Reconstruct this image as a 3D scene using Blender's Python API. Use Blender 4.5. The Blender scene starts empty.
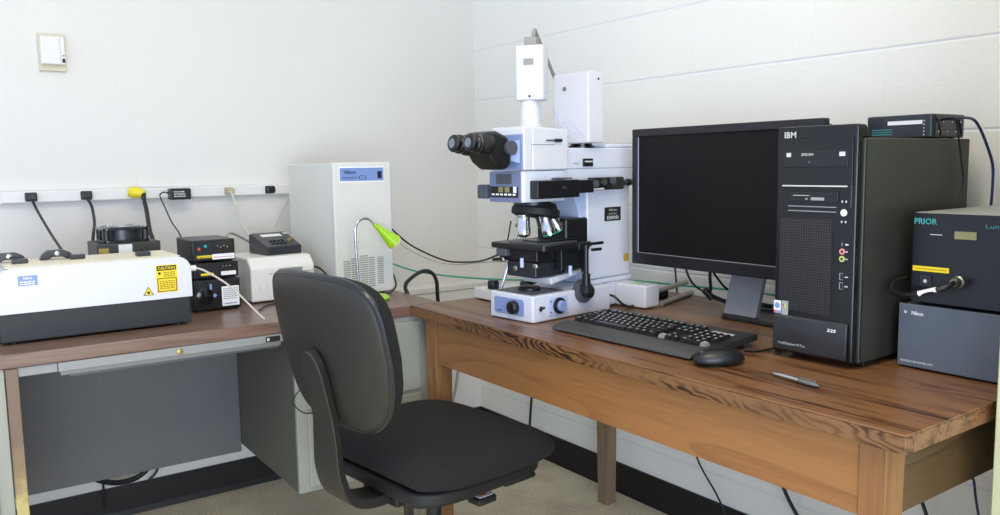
import bpy, bmesh, math, random
from mathutils import Vector, Matrix
PI = math.pi
random.seed(7)
SC = bpy.context.scene
COL = SC.collection
# ------------------------------------------------------------------ camera
cd = bpy.data.cameras.new('camera'); cam = bpy.data.objects.new('camera', cd); COL.objects.link(cam)
cd.sensor_width = 36; cd.sensor_fit = 'HORIZONTAL'; cd.lens = 821.7 * 36 / 1000; cd.clip_start = .02
Rr = Vector((0.81369173, -0.58107195, -0.01616025)); Fw = Vector((0.57601311, 0.80972401, -0.11205326)); Up = Vector((0.07819635, 0.0818683, 0.99357079))
cam.matrix_world = Matrix(((Rr.x, Up.x, -Fw.x, -1.9393), (Rr.y, Up.y, -Fw.y, -2.8867), (Rr.z, Up.z, -Fw.z, 1.145), (0, 0, 0, 1)))
SC.camera = cam
# ------------------------------------------------------------------ light
SC.view_settings.view_transform = 'Standard'; SC.view_settings.look = 'None'
SC.view_settings.gamma = 1; SC.view_settings.use_curve_mapping = False
SC.view_settings.exposure = -0.04
W = bpy.data.worlds.new('world'); SC.world = W; W.use_nodes = True
bg = W.node_tree.nodes['Background']; bg.inputs[0].default_value = (.60, .73, 1, 1); bg.inputs[1].default_value = 1.42
def area(name, loc, sx, sy, power, col, aim=None):
    l = bpy.data.lights.new(name, 'AREA'); l.shape = 'RECTANGLE'; l.size = sx; l.size_y = sy; l.energy = power; l.color = col
    o = bpy.data.objects.new(name, l); COL.objects.link(o); o.location = loc
    if aim: o.rotation_euler = (Vector(aim) - Vector(loc)).to_track_quat('-Z', 'Y').to_euler()
    return o
area('troffer_light', (-1.6, -2.3, 2.62), 1.2, .3, 21, (1, .87, .64))
area('troffer_light', (-2.2, -3.7, 2.62), 1.2, .3, 21, (1, .87, .64))
area('fill_light', (-2.4, -4.45, .80), 2.2, 1.1, 78, (.74, .85, 1), (-.5, -1.2, .1))  # added fill lamp out of view, lifts the shade under the table

# ------------------------------------------------------------------ materials
def lin(h):
    h = h.lstrip('#'); v = [int(h[i:i+2], 16) / 255 for i in (0, 2, 4)]
    return tuple([(c / 12.92 if c <= .04045 else ((c + .055) / 1.055) ** 2.4) for c in v] + [1])
class NT:
    def __init__(s, name):
        s.m = bpy.data.materials.new(name); s.m.use_nodes = True; s.t = s.m.node_tree; s.b = s.t.nodes['Principled BSDF']
    def n(s, kind, **kw):
        d = s.t.nodes.new(kind)
        for k, v in kw.items():
            if k in d.inputs.keys(): d.inputs[k].default_value = v
            else: setattr(d, k, v)
        return d
    def l(s, a, b): s.t.links.new(a, b)
    def math(s, op, a, b=None):
        d = s.t.nodes.new('ShaderNodeMath'); d.operation = op
        for i, v in enumerate((a, b)):
            if v is None: continue
            if isinstance(v, (int, float)): d.inputs[i].default_value = v
            else: s.l(v, d.inputs[i])
        return d.outputs[0]
    def ramp(s, fac, stops):
        r = s.t.nodes.new('ShaderNodeValToRGB'); e = r.color_ramp.elements
        while len(e) < len(stops): e.new(.5)
        for i, (p, c) in enumerate(stops): e[i].position = p; e[i].color = lin(c)
        s.l(fac, r.inputs[0]); return r.outputs[0]
    def bump(s, h, strength, dist=.001):
        b = s.n('ShaderNodeBump', Strength=strength, Distance=dist); s.l(h, b.inputs['Height']); s.l(b.outputs[0], s.b.inputs['Normal'])
def mat(name, col, rough=.5, metal=0, noise=.05, scale=60, bump=0, spec=.5, emit=None, coat=0):
    t = NT(name); b = t.b
    b.inputs['Roughness'].default_value = rough; b.inputs['Metallic'].default_value = metal; b.inputs['Specular IOR Level'].default_value = spec
    b.inputs['Coat Weight'].default_value = coat
    tc = t.n('ShaderNodeTexCoord'); nz = t.n('ShaderNodeTexNoise', Scale=scale, Detail=4); t.l(tc.outputs['Object'], nz.inputs['Vector'])
    c = lin(col); mx = t.n('ShaderNodeMix', data_type='RGBA')
    mx.inputs['A'].default_value = tuple([v * (1 - noise) for v in c[:3]] + [1]); mx.inputs['B'].default_value = tuple([min(1, v * (1 + noise)) for v in c[:3]] + [1])
    t.l(nz.outputs[0], mx.inputs[0]); t.l(mx.outputs[2], b.inputs['Base Color'])
    if bump: t.bump(nz.outputs[0], bump)
    if emit: b.inputs['Emission Color'].default_value = lin(emit[0]); b.inputs['Emission Strength'].default_value = emit[1]
    return t.m
M = {}
def wallmat(name, col, block):
    t = NT(name); t.b.inputs['Roughness'].default_value = .55
    g = t.n('ShaderNodeNewGeometry'); nz = t.n('ShaderNodeTexNoise', Scale=90, Detail=6); t.l(g.outputs['Position'], nz.inputs['Vector'])
    n2 = t.n('ShaderNodeTexNoise', Scale=1.3, Detail=2); t.l(g.outputs['Position'], n2.inputs['Vector'])
    c = lin(col); mx = t.n('ShaderNodeMix', data_type='RGBA'); mx.inputs['A'].default_value = tuple([v * .95 for v in c[:3]] + [1]); mx.inputs['B'].default_value = c
    t.l(n2.outputs[0], mx.inputs[0]); out = mx.outputs[2]; h = nz.outputs[0]
    if block:
        sp = t.n('ShaderNodeSeparateXYZ'); t.l(g.outputs['Position'], sp.inputs[0])
        # courses 0.2032 high, blocks 0.4064 long, every other course shifted by half a block
        zz = t.math('DIVIDE', t.math('SUBTRACT', sp.outputs[2], 1.4092 - .2032 * 20), .2032)
        row = t.math('FLOOR', zz); fz = t.math('FRACT', zz)
        sh = t.math('MULTIPLY', t.math('MODULO', row, 2.0), .5)
        yy = t.math('DIVIDE', t.math('ADD', t.math('MULTIPLY', sp.outputs[1], -1), 4.064 - .1573), .4064)
        fy = t.math('FRACT', t.math('ADD', yy, t.math('SUBTRACT', .5, sh)))
        dz = t.math('MULTIPLY', t.math('MINIMUM', fz, t.math('SUBTRACT', 1.0, fz)), .2032)
        dy = t.math('MULTIPLY', t.math('MINIMUM', fy, t.math('SUBTRACT', 1.0, fy)), .4064)
        sz = t.math('MINIMUM', t.math('DIVIDE', dz, .0048), 1.0); sy = t.math('MINIMUM', t.math('DIVIDE', dy, .005), 1.0)
        sy2 = t.math('ADD', t.math('MULTIPLY', sy, .2), .8)
        mh = t.math('MINIMUM', sz, sy2)
        m2 = t.n('ShaderNodeMix', data_type='RGBA'); m2.inputs['A'].default_value = lin('#e9eaf1'); t.l(mh, m2.inputs[0]); t.l(out, m2.inputs['B']); out = m2.outputs[2]
        h = t.math('ADD', t.math('MULTIPLY', mh, 2.2), t.math('MULTIPLY', nz.outputs[0], .8))
        t.bump(h, .34, .003)
    else: t.bump(h, .12, .002)
    t.l(out, t.b.inputs['Base Color']); return t.m
M['wall_a'] = wallmat('painted_plaster', '#e3e0da', False)
M['wall_b'] = wallmat('painted_block', '#f4f3ec', True)
M['ceiling'] = mat('ceiling_tile', '#f2f1ee', .8, bump=.2)
def floormat():
    t = NT('carpet'); t.b.inputs['Roughness'].default_value = .95
    g = t.n('ShaderNodeNewGeometry'); a = t.n('ShaderNodeTexNoise', Scale=140, Detail=6); b = t.n('ShaderNodeTexNoise', Scale=5, Detail=4)
    t.l(g.outputs['Position'], a.inputs['Vector']); t.l(g.outputs['Position'], b.inputs['Vector'])
    s = t.math('ADD', t.math('MULTIPLY', a.outputs[0], .55), t.math('MULTIPLY', b.outputs[0], .45))
    t.l(t.ramp(s, [(.3, '#a89a80'), (.5, '#e6d8b8'), (.7, '#f3e7cb')]), t.b.inputs['Base Color']); t.bump(a.outputs[0], .5, .003); return t.m
M['floor'] = floormat()
def woodmat(name, dark, mid, light, axis, freq, contrast=.55, sx=2.2, sl=.35, off=0, rough=.35, fine=.35, lines=True):
    """contour-line (cathedral) grain: a stretched noise field cut into rings, plus fine pores along the axis"""
    t = NT(name); t.b.inputs['Roughness'].default_value = rough
    tc = t.n('ShaderNodeTexCoord'); mp = t.n('ShaderNodeMapping'); t.l(tc.outputs['Object'], mp.inputs[0])
    sc = [sx, sx, sx]; sc[axis] = sl; mp.inputs['Scale'].default_value = sc; mp.inputs['Location'].default_value = (off, off * .7, 0)
    a = t.n('ShaderNodeTexNoise', Scale=1.6, Detail=1.5, Roughness=.35); t.l(mp.outputs[0], a.inputs['Vector'])
    rings = t.math('FRACT', t.math('MULTIPLY', a.outputs[0], freq))
    saw = t.math('POWER', rings, 2.2)
    mp2 = t.n('ShaderNodeMapping'); t.l(tc.outputs['Object'], mp2.inputs[0]); s2 = [160, 160, 160]; s2[axis] = 7; mp2.inputs['Scale'].default_value = s2
    f = t.n('ShaderNodeTexNoise', Scale=1, Detail=3); t.l(mp2.outputs[0], f.inputs['Vector'])
    mp3 = t.n('ShaderNodeMapping'); t.l(tc.outputs['Object'], mp3.inputs[0]); s3 = [30, 30, 30]; s3[axis] = 1.6; mp3.inputs['Scale'].default_value = s3
    f3 = t.n('ShaderNodeTexNoise', Scale=1, Detail=3); t.l(mp3.outputs[0], f3.inputs['Vector'])
    v = t.math('MULTIPLY', saw, contrast) if lines else t.math('MULTIPLY', a.outputs[0], contrast)
    v = t.math('ADD', v, t.math('MULTIPLY', t.math('SUBTRACT', f.outputs[0], .5), fine * 1.6))
    v = t.math('ADD', v, t.math('MULTIPLY', t.math('SUBTRACT', f3.outputs[0], .5), fine * 1.6))
    t.l(t.ramp(v, [(0, light), (.3, mid), (.75, dark)]), t.b.inputs['Base Color']); t.bump(f.outputs[0], .12, .0006); return t.m
M['top_wood'] = woodmat('oak_tabletop', '#2c190d', '#5f3d25', '#7f5939', 1, 40, .22, sx=2.6, sl=.22, rough=.33, fine=1.35, off=3.1)
def edgemat():
    t = NT('oak_edge_band'); t.b.inputs['Roughness'].default_value = .4
    tc = t.n('ShaderNodeTexCoord'); sp = t.n('ShaderNodeSeparateXYZ'); t.l(tc.outputs['Object'], sp.inputs[0])
    mp = t.n('ShaderNodeMapping'); mp.inputs['Scale'].default_value = (8, 8, 30); t.l(tc.outputs['Object'], mp.inputs[0])
    nz = t.n('ShaderNodeTexNoise', Scale=1, Detail=2); t.l(mp.outputs[0], nz.inputs['Vector'])
    mp2 = t.n('ShaderNodeMapping'); mp2.inputs['Scale'].default_value = (3, 3, 14); t.l(tc.outputs['Object'], mp2.inputs[0])
    big = t.n('ShaderNodeTexNoise', Scale=1, Detail=1); t.l(mp2.outputs[0], big.inputs['Vector'])
    ph = t.math('ADD', t.math('MULTIPLY', sp.outputs[1], 26), t.math('MULTIPLY', sp.outputs[2], -48)); ph = t.math('ADD', ph, t.math('MULTIPLY', nz.outputs[0], 5.5))
    fr = t.math('POWER', t.math('ABSOLUTE', t.math('SINE', t.math('MULTIPLY', ph, PI / 1))), 1.6)
    line = t.math('SUBTRACT', 1.0, fr)
    mask = t.math('MINIMUM', t.math('MAXIMUM', t.math('MULTIPLY', t.math('SUBTRACT', big.outputs[0], .36), 5), .15), 1.0)
    mp3 = t.n('ShaderNodeMapping'); mp3.inputs['Scale'].default_value = (120, 6, 120); t.l(tc.outputs['Object'], mp3.inputs[0])
    f = t.n('ShaderNodeTexNoise', Scale=1, Detail=3); t.l(mp3.outputs[0], f.inputs['Vector'])
    v = t.math('ADD', t.math('MULTIPLY', line, mask), t.math('MULTIPLY', t.math('SUBTRACT', f.outputs[0], .5), .9))
    t.l(t.ramp(v, [(0, '#795636'), (.35, '#634226'), (.8, '#2c1a10')]), t.b.inputs['Base Color']); return t.m
M['edge_wood'] = edgemat()
M['apron_wood'] = woodmat('oak_apron', '#633b20', '#835831', '#94663a', 1, 9, .3, sx=3, sl=.5, rough=.45, fine=.35, off=1.7)
M['apron_wood_x'] = woodmat('oak_apron_end_shaded', '#2e2115', '#48351f', '#5a442a', 0, 12, .3, sx=3, sl=.5, rough=.45, fine=.3)  # dark weathered oak, colour deepened further for shade on the table end
M['leg_wood'] = woodmat('oak_leg', '#5d3b20', '#7a5230', '#8c623a', 2, 9, .3, sx=3, sl=.5, rough=.45, fine=.4)
M['leg_wood_dark'] = woodmat('oak_leg_worn', '#4c3b2c', '#6f5a45', '#867158', 2, 5, .4, sx=3, sl=.5, rough=.5, fine=.4)
M['desk_top'] = woodmat('laminate_desktop', '#51392f', '#6b5145', '#7b6357', 0, 16, .25, sx=3, sl=.5, rough=.3, fine=.6)
def postmat():
    t = NT('two_tone_post'); t.b.inputs['Roughness'].default_value = .5
    g = t.n('ShaderNodeNewGeometry'); sp = t.n('ShaderNodeSeparateXYZ'); t.l(g.outputs['Position'], sp.inputs[0])
    nz = t.n('ShaderNodeTexNoise', Scale=18, Detail=4); t.l(g.outputs['Position'], nz.inputs['Vector'])
    v = t.math('ADD', t.math('MULTIPLY', sp.outputs[2], 1.6), t.math('MULTIPLY', nz.outputs[0], .35))
    t.l(t.ramp(v, [(.80, '#b8a86c'), (.86, '#8f7a58'), (1.0, '#74604f')]), t.b.inputs['Base Color']); return t.m  # pale yellow at the bottom, turning brown higher up
M['post'] = postmat()
M['white'] = mat('white_enamel', '#d6d7de', .35, noise=.02)
M['wwhite'] = mat('warm_white_plastic', '#e6e4df', .4, noise=.02)
M['cream'] = mat('cream_lid', '#e9e2c8', .4, noise=.03)
M['scope'] = mat('scope_enamel', '#d4d8e6', .3, noise=.015)
M['blue'] = mat('blue_enamel', '#8496c6', .35, noise=.03)
M['slate_blue'] = mat('slate_blue_panel', '#707ba0', .4, noise=.03)
M['label_blue'] = mat('label_blue', '#7a92c8', .4, noise=.05)
M['black'] = mat('black_plastic', '#17181a', .35, noise=.12)
M['pc'] = mat('satin_black_case', '#0d0d0d', .28, noise=.1, scale=300)
M['pcside'] = mat('olive_black_steel', '#34342f', .45, noise=.1, scale=300)
M['pckick'] = mat('kick_panel_plastic', '#2e2f31', .3, noise=.1, scale=300)
M['gloss'] = mat('gloss_black', '#0b0b0d', .12, noise=.05)
M['rubber'] = mat('rubber', '#131313', .6)
M['screen'] = mat('dead_screen', '#0a0908', .5, noise=.25, scale=500, spec=.25)
M['charcoal'] = mat('charcoal_panel', '#4c4f57', .5, noise=.1, scale=200, bump=.15)
M['ltblack'] = mat('laser_base', '#1e1f21', .5, noise=.12, scale=200, bump=.2)
M['steelgrey'] = mat('grey_enamel', '#9fa3a0', .4, noise=.03)
M['deskgrey'] = mat('desk_grey_enamel', '#74777a', .42, noise=.06)
M['railgrey'] = mat('desk_rail_enamel', '#8b8d8c', .4, noise=.05)
M['pedgrey'] = mat('pedestal_front', '#989a90', .45, noise=.05)
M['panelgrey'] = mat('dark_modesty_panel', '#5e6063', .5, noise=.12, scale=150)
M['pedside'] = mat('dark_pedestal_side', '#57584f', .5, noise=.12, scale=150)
M['cabgrey'] = mat('cabinet_side', '#dad9d0', .45, noise=.02)
M['cabfront'] = mat('cabinet_front', '#d8d7d2', .45, noise=.02)
M['fabric'] = mat('chair_fabric', '#121213', .95, noise=.4, scale=420, bump=.5)
M['shell'] = mat('chair_shell', '#282723', .5, noise=.2, scale=350, bump=.25)
M['piping'] = mat('chair_edge_band', '#1e2126', .3, noise=.1)
M['chrome'] = mat('chrome', '#cfcfd2', .16, 1)
M['dullsteel'] = mat('brushed_steel', '#8d8c88', .32, .9)
M['rod'] = mat('grey_tube', '#a39d92', .4, .2)
M['yellow'] = mat('warning_yellow', '#f0d21c', .45, noise=.06)
M['plugyellow'] = mat('yellow_connector', '#e8d62a', .4)
M['sticker'] = mat('white_label', '#e9e9ec', .5, noise=.03)
M['green'] = mat('lime_plastic', '#a4d61a', .3, noise=.04)
M['lens'] = mat('lamp_lens', '#e4dfae', .3)
M['teal'] = mat('teal_fibre_jacket', '#2fae90', .5)
M['tealink'] = mat('teal_print', '#3f9fa0', .5)
M['black_cable'] = mat('black_cable', '#161616', .45)
M['grey_cable'] = mat('grey_cable', '#96928c', .5)
M['pale_cable'] = mat('pale_cable', '#c9c3b4', .5)
M['navy_cable'] = mat('navy_cable', '#1f2f63', .45)
M['ink'] = mat('black_ink', '#141414', .6)
M['lightink'] = mat('silver_print', '#c8c8c4', .4)
M['whiteink'] = mat('white_print', '#f2f2f2', .5)
M['baseboard'] = mat('black_vinyl', '#151414', .5, noise=.2, scale=30)
M['psu'] = mat('blue_grey_panel', '#59616d', .45, noise=.08, scale=250)
M['lcd'] = mat('lcd_window', '#8d8a5c', .3, noise=.1)
M['brass'] = mat('brass', '#b09a55', .35, .7)
M['glassblue'] = mat('coated_lens', '#aab8cc', .1, .1, coat=1)
M['eyeglass'] = mat('eyepiece_glass', '#64707e', .08, coat=1)
M['keycap'] = mat('keycap', '#202122', .33, noise=.08)
M['kbtray'] = mat('keyboard_tray', '#2b2b2a', .4, noise=.1)
M['rest'] = mat('wrist_rest', '#444443', .5, noise=.12, scale=300, bump=.15)
M['neck'] = mat('grey_stand', '#94959a', .4, noise=.06, scale=250)
M['red'] = mat('red_button', '#e0462c', .4); M['tealbtn'] = mat('teal_button', '#2aa7b0', .4); M['pink'] = mat('pink_jack', '#d98a8a', .4); M['limejack'] = mat('lime_jack', '#b3c26a', .4)
M['gold'] = mat('gold_sticker', '#c8a648', .4)
M['orange'] = mat('orange_label', '#e89a1e', .45)
M['lightfix'] = mat('troffer_diffuser', '#f4f4f0', .5, emit=('#fff6e6', 3.0))
M['ltblue'] = mat('pale_blue_plastic', '#b9c6e6', .4)
M['yellowed'] = mat('yellowed_plastic', '#d6cfb2', .5)
M['socket'] = mat('beige_plug', '#b9ab8d', .5)
M['orange_print'] = mat('brown_print', '#8a7420', .5)
M['palegreen'] = mat('pale_green_sticker', '#a9d39a', .5)
M['blade'] = mat('dark_blade', '#2c2e33', .3)
def stripes(name, c1, c2, axis, pitch, duty=.5):
    t = NT(name); t.b.inputs['Roughness'].default_value = .5
    tc = t.n('ShaderNodeTexCoord'); sp = t.n('ShaderNodeSeparateXYZ'); t.l(tc.outputs['Object'], sp.inputs[0])
    f = t.math('FRACT', t.math('DIVIDE', sp.outputs[axis], pitch)); s = t.math('GREATER_THAN', f, duty)
    t.l(t.ramp(s, [(0, c1), (1, c2)]), t.b.inputs['Base Color']); return t.m
M['vent'] = stripes('louvre_slots', '#8f8f8c', '#d6d5d2', 2, .0068, .55)
def mesh_grille():
    t = NT('perforated_bezel'); t.b.inputs['Roughness'].default_value = .35
    tc = t.n('ShaderNodeTexCoord'); mp = t.n('ShaderNodeMapping'); mp.inputs['Rotation'].default_value = (PI / 4, 0, 0); t.l(tc.outputs['Object'], mp.inputs[0])
    ck = t.n('ShaderNodeTexChecker', Scale=260, Color1=(.002, .002, .002, 1), Color2=(.03, .03, .033, 1)); t.l(mp.outputs[0], ck.inputs[0])
    t.l(ck.outputs[0], t.b.inputs['Base Color']); t.bump(ck.outputs[1], .5, .001); return t.m
M['grille'] = mesh_grille()
M['locker'] = mat('cream_locker_paint', '#b4b594', .5)

# ------------------------------------------------------------------ mesh helpers
class B:
    def __init__(s): s.bm = bmesh.new()
    def box(s, x0, x1, y0, y1, z0, z1, mi=0):
        r = bmesh.ops.create_cube(s.bm, size=1)['verts']
        bmesh.ops.scale(s.bm, verts=r, vec=(abs(x1 - x0), abs(y1 - y0), abs(z1 - z0)))
        bmesh.ops.translate(s.bm, verts=r, vec=((x0 + x1) / 2, (y0 + y1) / 2, (z0 + z1) / 2))
        if mi:
            for f in {f for v in r for f in v.link_faces}: f.material_index = mi
        return s
    def hexa(s, bot, top):
        """8 free corners: bottom loop of 4, top loop of 4"""
        v = [s.bm.verts.new(q) for q in list(bot) + list(top)]
        for a in ((0, 3, 2, 1), (4, 5, 6, 7), (0, 1, 5, 4), (1, 2, 6, 5), (2, 3, 7, 6), (3, 0, 4, 7)): s.bm.faces.new([v[i] for i in a])
        return s
    def cyl(s, p0, p1, r0, r1=None, seg=24, caps=True):
        r1 = r0 if r1 is None else r1; p0 = Vector(p0); p1 = Vector(p1); d = (p1 - p0).normalized()
        q = d.to_track_quat('Z', 'Y'); rings = []
        for p, r in ((p0, r0), (p1, r1)):
            rings.append([s.bm.verts.new(p + q @ Vector((math.cos(2 * PI * i / seg) * r, math.sin(2 * PI * i / seg) * r, 0))) for i in range(seg)])
        for i in range(seg): s.bm.faces.new((rings[0][i], rings[0][(i + 1) % seg], rings[1][(i + 1) % seg], rings[1][i]))
        if caps: s.bm.faces.new(rings[0][::-1]); s.bm.faces.new(rings[1])
        return s
    def lathe(s, prof, origin=(0, 0, 0), axis=(0, 0, 1), seg=28):
        """prof = [(radius, height)...]; closed at both ends"""
        q = Vector(axis).normalized().to_track_quat('Z', 'Y'); o = Vector(origin); rings = []
        for r, h in prof: rings.append([s.bm.verts.new(o + q @ Vector((math.cos(2 * PI * i / seg) * r, math.sin(2 * PI * i / seg) * r, h))) for i in range(seg)])
        for a, b in zip(rings, rings[1:]):
            for i in range(seg): s.bm.faces.new((a[i], a[(i + 1) % seg], b[(i + 1) % seg], b[i]))
        s.bm.faces.new(rings[0][::-1]); s.bm.faces.new(rings[-1]); return s
    def tube(s, pts, r, seg=10, smooth=True, n=6):
        pts = [Vector(p) for p in pts]
        if smooth and len(pts) > 2: pts = catmull(pts, n)
        rings = []; prev = None
        for i, p in enumerate(pts):
            d = (pts[min(i + 1, len(pts) - 1)] - pts[max(i - 1, 0)]).normalized()
            if prev is None: a = d.orthogonal().normalized()
            else: a = (prev - d * prev.dot(d)).normalized()
            prev = a; b = d.cross(a); rr = r(i / (len(pts) - 1)) if callable(r) else r
            rings.append([s.bm.verts.new(p + (a * math.cos(2 * PI * k / seg) + b * math.sin(2 * PI * k / seg)) * rr) for k in range(seg)])
        for a, b in zip(rings, rings[1:]):
            for i in range(seg): s.bm.faces.new((a[i], a[(i + 1) % seg], b[(i + 1) % seg], b[i]))
        s.bm.faces.new(rings[0][::-1]); s.bm.faces.new(rings[-1]); return s
    def prism(s, pts, axis, a, b):
        """polygon (2D) extruded along axis; 2D coords are the remaining two axes in order"""
        def P(q, h):
            v = list(q); v.insert(axis, h); return v
        r0 = [s.bm.verts.new(P(q, a)) for q in pts]; r1 = [s.bm.verts.new(P(q, b)) for q in pts]; n = len(pts)
        for i in range(n): s.bm.faces.new((r0[i], r0[(i + 1) % n], r1[(i + 1) % n], r1[i]))
        s.bm.faces.new(r0[::-1]); s.bm.faces.new(r1); return s
    def pillow(s, outline, fn, tf, tb, rings=10, pw=5):
        """rounded cushion over an outline [(a,b)]; fn(a,b,c) -> xyz, c is the thickness direction"""
        n = len(outline); ca = sum(q[0] for q in outline) / n; cb = sum(q[1] for q in outline) / n
        def prof(t): return max(0, 1 - t ** pw) ** (1 / 2.2)
        loops = []
        ts = [.12 + .88 * math.sin(PI / 2 * i / rings) for i in range(rings)] + [1]
        for side, th in ((1, tf), (-1, tb)):
            L = []
            for t in ts[:-1]: L.append([s.bm.verts.new(fn(ca + (a - ca) * t, cb + (b - cb) * t, side * th * prof(t))) for a, b in outline])
            loops.append(L)
        rim = [s.bm.verts.new(fn(a, b, 0)) for a, b in outline]
        for k, L in enumerate(loops):
            LL = L + [rim]
            for A_, B_ in zip(LL, LL[1:]):
                for i in range(n):
                    f = (A_[i], A_[(i + 1) % n], B_[(i + 1) % n], B_[i]); s.bm.faces.new(f if k else f[::-1])
            s.bm.faces.new(L[0] if k == 0 else L[0][::-1])
        return s
    def done(s, name, m, parent=None, bev=0, smooth=None, seg=2, label=None, kind=None, loc=None, rot=None):
        bmesh.ops.recalc_face_normals(s.bm, faces=s.bm.faces)
        me = bpy.data.meshes.new(name); s.bm.to_mesh(me); s.bm.free()
        for x in (m if isinstance(m, (list, tuple)) else [m]): me.materials.append(M[x] if isinstance(x, str) else x)
        o = bpy.data.objects.new(name, me); COL.objects.link(o); o.parent = parent
        if bev:
            md = o.modifiers.new('bevel', 'BEVEL'); md.width = bev; md.segments = seg; md.limit_method = 'ANGLE'; md.angle_limit = math.radians(35); md.harden_normals = True
            me.shade_smooth()
            me.set_sharp_from_angle(angle=math.radians(35))
        elif smooth:
            me.shade_smooth(); me.set_sharp_from_angle(angle=math.radians(smooth if smooth is not True else 40))
        if label: o['label'] = label
        if kind: o['kind'] = kind
        if loc: o.location = loc
        if rot: o.rotation_euler = rot
        return o
def catmull(P, n=6):
    out = []; Q = [P[0] * 2 - P[1]] + P + [P[-1] * 2 - P[-2]]
    for i in range(1, len(Q) - 2):
        a, b, c, d = Q[i - 1:i + 3]
        for k in range(n):
            t = k / n; out.append(.5 * ((2 * b) + (c - a) * t + (2 * a - 5 * b + 4 * c - d) * t * t + (3 * b - a - 3 * c + d) * t ** 3))
    out.append(P[-1]); return out
def rrect(x0, x1, y0, y1, r, n=6):
    o = []
    for cx, cy, a0 in ((x1 - r, y1 - r, 0), (x0 + r, y1 - r, 90), (x0 + r, y0 + r, 180), (x1 - r, y0 + r, 270)):
        for i in range(n + 1):
            a = math.radians(a0 + 90 * i / n); o.append((cx + r * math.cos(a), cy + r * math.sin(a)))
    return o
def thing(name, label, cat, loc=(0, 0, 0), rz=0, group=None):
    o = bpy.data.objects.new(name, None); COL.objects.link(o); o.location = loc; o.rotation_euler = (0, 0, rz); o.empty_display_size = .05
    o['label'] = label; o['category'] = cat
    if group: o['group'] = group
    return o
def tag(o, label, cat, group=None):
    o['label'] = label; o['category'] = cat
    if group: o['group'] = group
    return o
NX = Matrix(((0, 0, -1), (-1, 0, 0), (0, 1, 0)))   # text facing -X
NY = Matrix(((1, 0, 0), (0, 0, -1), (0, 1, 0)))    # text facing -Y
NZ = Matrix.Identity(3)                            # text facing up, read from -Y
def text(s, loc, w, h, face, m, parent, name='lettering', bold=0, ital=0, thick=.0003):
    """lettering fitted into w x h, lower-left corner at loc"""
    cu = bpy.data.curves.new(name, 'FONT'); cu.body = s; cu.size = 1; cu.extrude = 0; cu.offset = bold; cu.shear = ital; cu.resolution_u = 2
    tmp = bpy.data.objects.new('tmp', cu); COL.objects.link(tmp); bpy.context.view_layer.update()
    me = bpy.data.meshes.new_from_object(tmp.evaluated_get(bpy.context.evaluated_depsgraph_get())); bpy.data.objects.remove(tmp)
    xs = [v.co.x for v in me.vertices]; ys = [v.co.y for v in me.vertices]
    sx = w / (max(xs) - min(xs)); sy = h / (max(ys) - min(ys)); x0 = min(xs); y0 = min(ys)
    for v in me.vertices: v.co = face @ Vector(((v.co.x - x0) * sx, (v.co.y - y0) * sy, thick))
    me.name = name; me.materials.clear(); me.materials.append(M[m])
    o = bpy.data.objects.new(name, me); COL.objects.link(o); o.parent = parent; o.location = loc; return o
def marks(parent, x, y, z, w, h, n, m):
    """rows of tiny unreadable print as broken strokes, one mesh of lettering"""
    b = B(); rnd = random.Random(int(abs(x) * 9000) + n); st = h / n
    for i in range(n):
        a = x
        while a < x + w - .002:
            q = min(rnd.uniform(.004, .009), x + w - a); b.box(a, a + q, y - .0002, y, z + h - (i + .8) * st, z + h - (i + .3) * st); a += q + .0014
    return b.done('lettering', m, parent)
def struct(o): o['kind'] = 'structure'; return o

# ------------------------------------------------------------------ setting
struct(B().box(-3.6, .1, -4.6, .1, -.05, 0).done('floor', 'floor'))
struct(B().box(-3.6, .1, 0, .1, 0, 2.7).done('wall_back', 'wall_a'))
struct(B().box(0, .1, -4.6, 0, 0, 2.7).done('wall_right', 'wall_b'))
struct(B().box(-3.6, .1, -4.6, .1, 2.7, 2.75).done('ceiling', 'ceiling'))
struct(B().prism([(-.012, 0), (0, 0), (0, .105), (-.006, .105), (-.008, .02)], 0, -3.6, 0).done('baseboard_back', 'baseboard'))
o = B(); o.prism([(-.012, 0), (0, 0), (0, .105), (-.006, .105), (-.008, .02)], 1, -4.6, -.013); struct(o.done('baseboard_right', 'baseboard'))
for k, (x, y) in enumerate(((-1.6, -2.3), (-2.2, -3.7))):
    t = thing('ceiling_light', ['fluorescent ceiling light nearer the corner with the microscope', 'fluorescent ceiling light farther from the microscope corner'][k], 'light', (x, y, 2.7), 0, 'ceiling lights')
    B().box(-.63, .63, -.18, .18, -.03, 0).done('housing', 'wwhite', t, .004)
    B().box(-.6, .6, -.15, .15, -.036, -.0301).done('diffuser', 'lightfix', t)

# wall raceway with outlets
rw = thing('wall_raceway', 'white surface raceway strip running along the left wall', 'raceway', (-1.28, 0, 1.053))
B().box(-.447, .45, -.028, -.0001, 0, .036).done('channel', 'wwhite', rw, .004)
B().box(-.449, -.4435, -.030, -.0001, -.001, .037).done('end_cap', 'wwhite', rw, .001)
def plug(x, m, label, w=.033, h=.027, d=.024, cat='plug', name='power_plug', grp='black plugs in the raceway'):
    t = thing(name, label, cat, (x, -.028, 1.071), 0, grp)
    B().prism(rrect(-w / 2, w / 2, -h / 2, h / 2, .004), 1, -.005, -.0001).done('face_plate', m, t, .001)
    B().box(-w * .42, w * .42, -d, -.005, -h * .4, h * .4).done('plug_body', m, t, .004)
    return t
plug(-1.647, 'black', 'leftmost black plug in the wall raceway, above the white laser box')
plug(-1.495, 'black', 'black plug in the raceway between the leftmost plug and the yellow connector')
plug(-.905, 'black', 'black plug in the raceway nearest the tall grey cabinet')
plug(-1.05, 'socket', 'beige plug with a grey cord in the wall raceway', .03, .024, .03, grp=None)
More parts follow.
